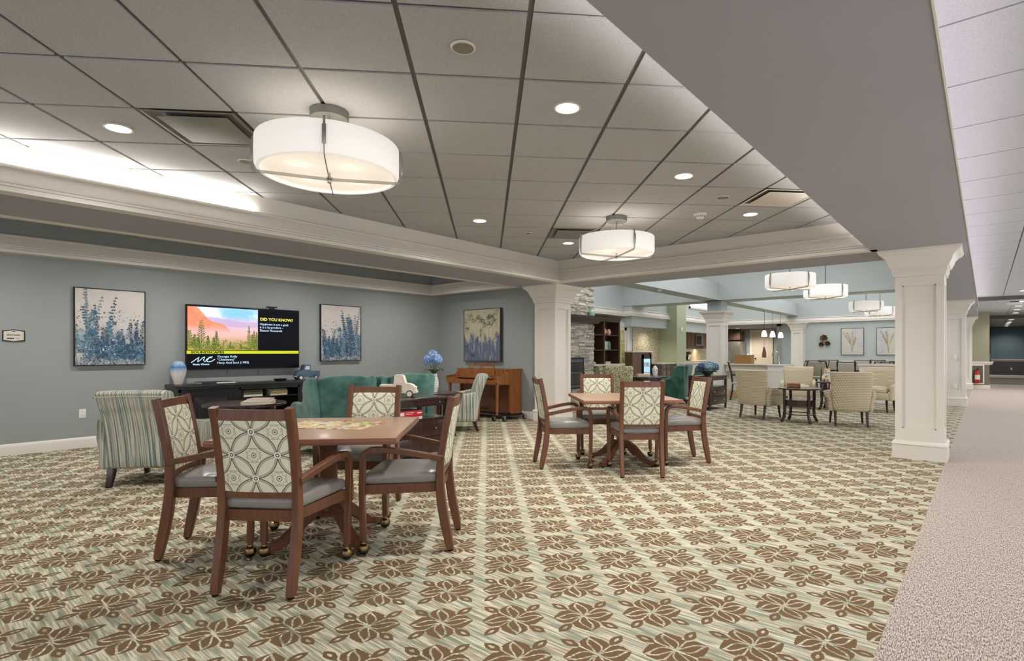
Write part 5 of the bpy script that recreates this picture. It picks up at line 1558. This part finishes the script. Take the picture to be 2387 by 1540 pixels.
# far paintings and wall flowers
def beige_art(seed):
    def art(t, Mx, w, h, z, fw):
        def f_bg():
            x, y, zc = vxyz(vobj()); n = vnoise(vvec(x, zc, seed*1.0), 3, 3, .6)
            return vmix(vstep(n, .40, .62), srgb(206, 200, 182), vmix(vnoise(vvec(x, zc, 2.0), 8, 3), srgb(164, 172, 184), srgb(214, 210, 204)))
        rnd = random.Random(seed); m = MB(); m.box(fw, w-fw, fw, h-fw, z-.01, z, M=Mx); zz = z
        for b in range(6):
            x0, y0 = w*.5, h*.1; a = PI/2+rnd.uniform(-.5, .5); L = h*rnd.uniform(.5, .8)
            for k in range(14):
                q = k/14; zz += .00003
                m.face([Mx @ Vector((px, py, zz)) for px, py in leaf_pts(x0+math.cos(a)*L*q*q, y0+L*q, a, L/11, .004)], 1)
                if q > .45:
                    for s in (-1, 1): m.face([Mx @ Vector((min(max(px, fw), w-fw), py, zz+.00001)) for px, py in leaf_pts(x0+math.cos(a)*L*q*q, y0+L*q, a+s*rnd.uniform(.3, 1), .05, .012)], rnd.choice((1, 2, 2)))
        m.build('canvas', [mat('beige_wash_canvas', srgb(200, 195, 185), .8, fn=f_bg), flatmat('ochre_ink', (150, 128, 92)), flatmat('sand_ink', (186, 158, 116))], t)
    return art
picture('framed_painting', 'pale painting of sandy blossoms on the far wall, left of the pair', (-4.42, 24.2, 1.17), (1, 0, 0), .78, 1.05, .05, beige_art(2))
picture('framed_painting', 'pale painting of sandy blossoms on the far wall, cut by the big column', (-3.22, 24.2, 1.17), (1, 0, 0), .78, 1.04, .05, beige_art(3))
for (x, z, r, l) in ((-5.04, 1.84, .15, 'largest and topmost of the three brass wall flowers'), (-4.90, 1.62, .11, 'right lower one of the three brass wall flowers'), (-5.13, 1.59, .10, 'left lower and smallest of the three brass wall flowers')):
    t = thing('brass_flower', l, 'wall decoration', (x, 24.2, z))
    m = MB()
    for k in range(7):
        a = k*2*PI/7; P = [(0, 0, -.02)]
        for q in range(9):
            b = a-.5+q/8; rr = r*(.72+.28*math.sin(q/8*PI)); P.append((rr*math.cos(b), rr*math.sin(b), -.075-.01*math.sin(q)))
        for q in range(1, 9): m.face([(P[0][0], P[0][2], P[0][1]), (P[q][0], P[q][2], P[q][1]), (P[q+1][0], P[q+1][2], P[q+1][1])])
    m.build('petals', M_brass, t)
    m = MB(); m.ball((0, -.045, 0), r*.3, seg=12); m.build('centre', M_espresso, t)

# cream tub chairs ------------------------------------------------------------------
def f_hex():
    x, y, z = vxyz(vobj())
    q = vvec((x+y)*1.0, z)
    d = vvor(vvec((x*1.0+y), z*1.0), 42)
    u = (x+y)*34.0; v = z*34.0
    e = vmax(vabs(vfrac(u+v*.5)-.5), vabs(vfrac(v)-.5))
    dots = vlen(vfrac(u+vfloor(v)*.5)-.5, vfrac(v)-.5)
    return vmix((dots > .36)*.75, srgb(226, 216, 190), srgb(168, 148, 116))
M_hex = mat('honeycomb_fabric', srgb(215, 200, 160), .85, fn=f_hex, spec=.15)
def tub_chair(label, loc, rz):
    t = thing('tub_chair', label, 'armchair', loc, rz)
    m = MB(); m.rb((0, .03, .34), (.56, .56, .16), .04, n=6, fn=lambda x, y, z: (x, y, z)); m.build('base', M_hex, t)
    m = MB(); m.rb((0, .06, .46), (.48, .50, .13), .05, n=8, fn=lambda x, y, z: (x, y, z+(.025*(1-(x/.24)**2)*(1-(y/.25)**2) if z > 0 else 0))); m.build('seat_cushion', M_hex, t)
    m = MB()
    def bf(x, y, z):
        k = (z+.34)/.68; X = x*(.86+.22*k)
        return X, y+.55*X*X-.10*k, z
    m.rb((0, -.29, .60), (.62, .10, .68), .04, n=10, fn=bf); m.build('back', M_hex, t)
    for s in (-1, 1):
        m = MB(); m.rb((s*.30, .0, .44), (.085, .54, .38), .038, n=7, fn=lambda x, y, z: (x+s*.03*(z > 0), y, z-(.05*(y+.27)/.54 if z > 0 else 0))); m.build('arm', M_hex, t)
    for sx in (-1, 1):
        tleg(t, sx*.24, .26, .28, sx*.02, .03, .023); tleg(t, sx*.24, -.24, .28, sx*.0, -.07, .023)
    return t
tub = tub_chair('cream tub chair with its back to the camera, left of the oval side table', (-3.41, 10.92, 0), R(78-90))
def tubd(label, loc, deg): return dup(tub, loc, R(deg-90), label)
tubd('cream tub chair with its back to the camera beside the big panelled column', (-1.86, 10.80, 0), 108)
tubd('cream tub chair facing the camera behind the side table with the wooden box', (-3.34, 13.42, 0), 283)
tubd('cream tub chair facing the camera, half hidden by the big panelled column', (-1.80, 13.66, 0), 262)

def curved_table(label, loc, r=.36, H=.62):
    t = thing('occasional_table', label, 'table', loc)
    m = MB(); m.lathe([(.001, H-.028), (r-.008, H-.028), (r, H-.02), (r, H-.005), (r-.005, H), (.001, H)], seg=44); m.build('tabletop', M_espresso, t)
    m = MB(); m.lathe([(r*.74, H*.48), (r*.76, H*.48), (r*.76, H*.66), (r*.74, H*.66)], seg=40); m.build('drum_apron', M_espresso, t)
    for k in range(4):
        a = R(45)+k*PI/2; ca, sa = math.cos(a), math.sin(a)
        m = MB(); m.tube([(p*r*ca, p*r*sa, z*H) for p, z in ((.80, .96), (.80, .6), (.78, .35), (.82, .15), (.96, .002))], (.022, .02), up=Vector((-sa, ca, 0))); m.build('leg', M_espresso, t)
    m = MB(); m.tube([(r*.75*math.cos(R(45+q*10)), r*.75*math.sin(R(45+q*10)), H*.24) for q in range(36)], (.008, .008), close=True); m.build('stretcher_ring', M_espresso, t)
    return t
oc = curved_table('round dark occasional table with a small wooden box, between the cream tub chairs', (-2.64, 10.70, 0))
dup(oc, (-2.60, 13.42, 0), 0, 'round dark occasional table carrying the plush cat')
t = thing('wooden_box', 'small tan wooden box on the nearer occasional table', 'box', (-2.76, 10.78, .621), R(20))
m = MB(); m.box(-.11, .11, -.06, .06, 0, .06, bev=.002); m.build('box_body', M_walnut, t); m = MB(); m.box(-.112, .112, -.062, .062, .06, .078, bev=.002); m.build('lid', flatmat('tan_wood', (176, 128, 74), .5), t)

# plush cat
M_fur = mat('cream_fur', srgb(232, 222, 204), .95, fn=lambda: vmix(vstep(vnoise(vobj(), 9, 2), .52, .6), srgb(236, 228, 214), srgb(206, 160, 104)), sheen=.4, bump=lambda: (vnoise(vobj(), 120, 2), .6, .006))
pc = thing('plush_cat', 'cream and ginger plush cat sitting on the farther occasional table', 'soft toy', (-2.74, 13.34, .621), R(-60))
m = MB()
m.ball((0, 0, .085), .085, sz=(1.15, .95, 1), seg=20); m.ball((.055, 0, .15), .062, sz=(.9, 1, 1.2), seg=16); m.ball((.07, 0, .235), .06, sz=(1, 1.08, .95), seg=20)
for s in (-1, 1):
    m.ball((.10, s*.035, .05), .026, sz=(.9, .9, 1.9), seg=12); m.ball((.115, s*.035, .014), .024, sz=(1.4, 1, .6), seg=12); m.ball((.02, s*.07, .04), .04, sz=(1.3, .6, .9), seg=12)
m.ball((.122, 0, .222), .022, sz=(1, 1.2, .8), seg=12)
m.tube([(-.08, .0, .03), (-.12, .03, .03), (-.11, .08, .03), (-.06, .11, .03)], .018)
m.build('body', M_fur, pc)
for s in (-1, 1):
    m = MB(); m.lathe([(.024, 0), (.014, .022), (.001, .045)], c=(.065, s*.038, .275), seg=10); m.build('ear', flatmat('ginger_fur', (206, 166, 116), .9), pc)
    m = MB(); m.ball((.122, s*.024, .245), .008, seg=10); m.build('eye', M_black, pc)
m = MB(); m.ball((.143, 0, .228), .006, seg=8); m.build('nose', flatmat('pink_nose', (196, 130, 120)), pc)

# dining chairs far behind -------------------------------------------------------------
M_dfab = mat('mottled_beige_fabric', srgb(186, 180, 156), .9, fn=lambda: vmix(vnoise(vobj(), 40, 3), srgb(160, 156, 134), srgb(206, 200, 180)))
def dining_chair(label, loc, rz):
    t = thing('dining_chair', label, 'chair', loc, rz)
    for s in (-1, 1):
        m = MB(); m.tube([(s*.21, -.27, .001), (s*.205, -.22, .25), (s*.205, -.21, .45), (s*.215, -.25, .75), (s*.225, -.32, 1.0)], (.016, .02), up=Vector((0, 1, 0))); m.build('rear_leg', M_darkleg, t)
        m = MB(); m.tube([(s*.225, .22, .44), (s*.23, .225, .001)], (.018, .018)); m.build('front_leg', M_darkleg, t)
        m = MB(); m.tube([(s*.215, -.23, .66), (s*.26, -.05, .68), (s*.265, .14, .67), (s*.25, .19, .6), (s*.23, .21, .44)], (.014, .013), up=Vector((1, 0, 0))); m.build('arm', M_darkleg, t)
    m = MB(); m.rb((0, 0, .455), (.48, .46, .07), .025, n=5); m.build('seat', M_dfab, t)
    m = MB(); m.tube([(-.235, -.325, 1.005), (0, -.345, 1.0), (.235, -.325, 1.005)], (.012, .014)); m.build('top_rail', M_darkleg, t)
    m = MB(); m.box(-.185, .185, -.02, .02, -.23, .23, bev=.008, M=Matrix.Translation((0, -.275, .74)) @ Matrix.Rotation(R(11), 4, 'X')); m.build('back_panel', M_dfab, t)
    return t
dc = dining_chair('dining chair with beige back, leftmost of the left dining group behind the tub chairs', (-4.62, 18.3, 0), R(200-90))
def dcd(label, x, y, deg): return dup(dc, (x, y, 0), R(deg-90), label)
dcd('dining chair with beige back, second from left in the left dining group', -4.28, 19.15, 100)
dcd('dining chair with beige back, third from left in the left dining group', -4.45, 20.2, 150)
dcd('dining chair with beige back, rightmost in the left dining group', -4.2, 20.9, 110)
dcd('dining chair with beige back, leftmost of the right dining group above the plush cat', -3.45, 17.9, 30)
dcd('dining chair with beige back turned to the camera, right of the plush cat', -3.02, 17.2, 100)
dcd('dining chair facing the camera in the right dining group, behind the turned one', -3.0, 19.4, 270)
dcd('dining chair with beige back at the middle of the right dining group', -2.62, 18.6, 175)
dcd('farthest dining chair of the right group under the far paintings', -2.85, 20.9, 260)
dcd('dining chair seen just over the half wall cap', -2.2, 18.0, 95)
dcd('rightmost dining chair beside the edge of the big panelled column', -1.95, 18.9, 95)
dcd('dark framed dining chair standing behind the drawer cabinet near the white column', -5.05, 14.6, 20)
dt = thing('dining_table', 'dark dining table among the right group of dining chairs', 'table', (-3.1, 18.3, 0))
m = MB(); m.box(-.5, .5, -.5, .5, .72, .76, bev=.006); m.build('tabletop', M_espresso, dt)
m = MB(); m.cyl((0, 0, .05), .06, .67, 16); m.box(-.35, .35, -.04, .04, 0.0, .05); m.box(-.04, .04, -.35, .35, 0.0, .05); m.build('pedestal', M_espresso, dt)
t = thing('storage_crate', 'low tan crate on the carpet beside the white column', 'crate', (-5.45, 15.3, 0), R(10))
m = MB(); m.box(-.16, .16, -.12, .12, 0, .02); m.box(-.16, .16, -.12, -.1, .02, .2); m.box(-.16, .16, .1, .12, .02, .2); m.box(-.16, -.14, -.1, .1, .02, .2); m.box(.14, .16, -.1, .1, .02, .2); m.build('slats', flatmat('tan_crate', (196, 160, 116), .7), t)

# teal chairs by the fireplace, patterned wing chair, round table
wing_chair('deep teal wing chair beyond the farther card table, nearer of the pair', (-5.98, 12.30, 0), R(192-90), M_teal2)
wing_chair('deep teal wing chair behind the blue flowers, farther of the pair', (-5.95, 13.55, 0), R(188-90), M_teal2)
def f_flor():
    n = vnoise(vobj(), 34, 3, .7, dist=1.5)
    return vmix(vstep(n, .46, .54), srgb(96, 96, 62), srgb(206, 196, 160))
M_flor = mat('leafy_fabric', srgb(160, 154, 120), .9, fn=f_flor)
wing_chair('leaf-patterned armchair beside the stone fireplace', (-6.68, 10.55, 0), R(150-90), M_flor, name='patterned_armchair')
round_side_table('round_side_table', 'round dark table with a ginger jar and books, before the bar', (-6.05, 11.25, 0), .46, .72)
book('book', 'lower tan book of the pile on the round table by the ginger jar', (-6.08, 11.12, .7205), R(40), .30, .24, .03, M_tancloth)
book('book', 'upper cream book of the pile on the round table by the ginger jar', (-6.08, 11.13, .751), R(46), .28, .22, .025, M_creamcloth)
def f_jar():
    n = vvor(vobj(), 22); return vmix(vstep(n, .22, .30), srgb(40, 52, 110), srgb(226, 224, 224))
t = thing('ginger_jar', 'blue and white ginger jar with a lid on the round table', 'jar', (-5.86, 11.28, .7205))
M_jar = mat('blue_white_ceramic', srgb(220, 220, 225), .2, fn=f_jar)
m = MB(); m.lathe([(.001, 0), (.05, 0), (.055, .02), (.06, .10), (.062, .17), (.05, .19), (.04, .195), (.001, .195)], seg=24); m.build('body', M_jar, t)
m = MB(); m.lathe([(.001, .195), (.045, .195), (.045, .21), (.03, .225), (.012, .23), (.016, .245), (.001, .255)], seg=20); m.build('lid', M_plastic, t)
# bowl of hydrangeas on the second cabinet
bw = thing('flower_bowl', 'dark bowl holding the teal and blue hydrangeas', 'bowl', (-4.86, 11.86, .7505))
m = MB(); m.lathe([(.001, 0), (.06, 0), (.07, .01), (.12, .05), (.135, .09), (.128, .09), (.11, .055), (.001, .03)], seg=30); m.build('body', flatmat('bronze_bowl', (70, 74, 60), .3), bw)
hb = thing('hydrangea_bouquet', 'dense dome of teal and blue hydrangeas in the dark bowl', 'flowers', (-4.86, 11.86, .7505))
rnd = random.Random(6)
for k in range(11):
    a = k*2.4; rr = .17*math.sqrt((k+.3)/11); z = .245-.6*rr*rr*3
    m = MB(); floret_head(m, (rr*math.cos(a)*1.15, rr*math.sin(a)*1.15, z-.02), .085, 130, ((0, 1, 3), (0, 1, 2), (1, 2, 3), (0, 3, 3))[k % 4], 60+k, .019); m.ball((rr*math.cos(a)*1.15, rr*math.sin(a)*1.15, z-.02), .07, 3, seg=8); m.build('flower_head', M_hb2, hb)
for k in range(16):
    a = k*.41; r0 = .10; m = MB(); ca, sa = math.cos(a), math.sin(a); zz = .09+.05*(k % 3)
    m.face([(r0*ca, r0*sa, zz), (.18*ca-.035*sa, .18*sa+.035*ca, zz+.02), (.25*ca, .25*sa, zz-.01), (.18*ca+.035*sa, .18*sa-.035*ca, zz+.02)]); m.build('leaf', M_leaf2 if k % 2 else M_leaf, hb)

# corridor fire extinguisher cabinet
fe = thing('extinguisher_cabinet', 'white framed recessed cabinet low on the corridor wall', 'cabinet', (-.22, 24.24, .17))
m = MB()
for (a, b, c_, d_) in ((-.19, .19, 0, .04), (-.19, .19, .64, .68), (-.19, -.15, .04, .64), (.15, .19, .04, .64)): m.box(a, b, -.03, 0, c_, d_)
m.build('frame', M_white, fe)
m = MB(); m.box(-.15, .15, -.008, 0, .04, .64); m.build('back_panel', flatmat('olive_back', (110, 104, 84)), fe)
fx = thing('fire_extinguisher', 'red fire extinguisher inside the white framed cabinet', 'fire extinguisher', (-.22, 24.155, .21))
m = MB(); m.lathe([(.001, .0), (.07, 0), (.075, .02), (.075, .36), (.05, .42), (.02, .44), (.001, .44)], seg=20); m.build('cylinder', flatmat('extinguisher_red', (170, 24, 28), .3), fx)
m = MB(); m.cyl((0, 0, .43), .022, .06, 12); m.box(-.015, .06, -.01, .01, .48, .5); m.box(-.015, .05, -.01, .01, .52, .535); m.build('valve_handle', M_black, fx)
m = MB(); m.tube([(-.02, 0, .46), (-.09, 0, .44), (-.10, 0, .3), (-.085, 0, .12)], .01); m.build('hose', M_black, fx)
m = MB(); m.lathe([(.0755, .12), (.0758, .12), (.0758, .28), (.0755, .28)], seg=20); m.build('paper_label', M_paper, fx)
t = thing('picture_frame', 'narrow black frame edge on the blue wall at the corridor end', 'frame', (.14, 35.0, 1.2))
m = MB(); m.box(-.03, .05, -.4, .4, 0, 1.25, bev=.004); m.build('frame', M_black, t)
t = thing('hanging_sign', 'small white ceiling-hung sign box over the far corridor', 'sign', (.62, 19.8, 2.675))
m = MB(); m.box(-.17, .17, -.02, .02, -.09, -.02, bev=.004); m.build('sign_box', M_plastic, t); m = MB(); m.box(-.1, .1, -.03, .03, -.02, 0); m.build('ceiling_bracket', M_black, t)
EXPO = .55
# ------------------------------------------------------------------ lights
def area(name, loc, size, power, color=(1, 1, 1), rot=(0, 0, 0), size_y=None, spread=None):
    l = bpy.data.lights.new(name, 'AREA'); l.energy = power; l.color = color; l.size = size
    if size_y: l.shape = 'RECTANGLE'; l.size_y = size_y
    if spread: l.spread = spread
    o = bpy.data.objects.new(name, l); COL.objects.link(o); o.location = loc; o.rotation_euler = rot
    return o
def spot(name, loc, power, ang=120, color=(1, .95, .88), blend=.8, r=.06):
    l = bpy.data.lights.new(name, 'SPOT'); l.energy = power; l.color = color; l.spot_size = R(ang); l.spot_blend = blend; l.shadow_soft_size = r
    o = bpy.data.objects.new(name, l); COL.objects.link(o); o.location = loc
    return o
def point(name, loc, power, color=(1, .95, .88), r=.08):
    l = bpy.data.lights.new(name, 'POINT'); l.energy = power; l.color = color; l.shadow_soft_size = r
    o = bpy.data.objects.new(name, l); COL.objects.link(o); o.location = loc
    return o
W = bpy.data.worlds.new('sky'); SC.world = W; W.use_nodes = True
bg = W.node_tree.nodes['Background']; bg.inputs[0].default_value = (.93, .95, 1.0, 1); bg.inputs[1].default_value = 1.7
for x, y, l in DL: spot('downlight_beam', (x, y, C-.02), 105, 150, (1, .96, .92))
for y in (17.6, 19.9, 21.8, 23.7, 25.6): spot('downlight_beam', (.75, y, 2.6), 45, 150, (1, .96, .92))
for k in range(6): spot('downlight_beam', (.78, 28+k*1.35, 2.5), 30, 150, (1, .96, .92))
spot('downlight_beam', (-9.1, 25.8, 2.36), 90, 150)
spot('downlight_beam', (-8.2, 26.0, 2.36), 60, 150)  # extra fill spot added in the kitchen, has no fixture
for k in range(8): spot('downlight_beam', (.9, -2.5+k*2.6, 2.74), 24, 150, (1, .95, .97))  # beams of the added near corridor lights
for y in (.4, 2.4, 4.4, 6.4): spot('downlight_beam', (-8.0, y, C-.02), 80, 160, (1, .98, .98))  # beams of the fill lights added by the left wall
for y in (20.2, 21.6, 23.0): area('under_cabinet_light', (-9.75, y, 1.40), 1.0, 7, (1, .80, .58), size_y=.1)
for y in (20.5, 22.8): spot('downlight_beam', (-9.55, y, 2.6), 50, 150)  # fill spots added to brighten the kitchen, no fixtures modelled
spot('downlight_beam', (-8.8, 17.0, 2.1), 25, 150)  # fill spot added to brighten the bar recess
SC.view_settings.view_transform = 'Standard'; SC.view_settings.look = 'None'
SC.view_settings.gamma = 1; SC.view_settings.use_curve_mapping = False
SC.view_settings.exposure = EXPO
try:
    SC.cycles.use_denoising = True; SC.cycles.max_bounces = 8; SC.cycles.diffuse_bounces = 4; SC.cycles.use_adaptive_sampling = True; SC.cycles.adaptive_threshold = .05; SC.cycles.use_light_tree = False
    SC.cycles.sample_clamp_indirect = 6
except Exception: pass
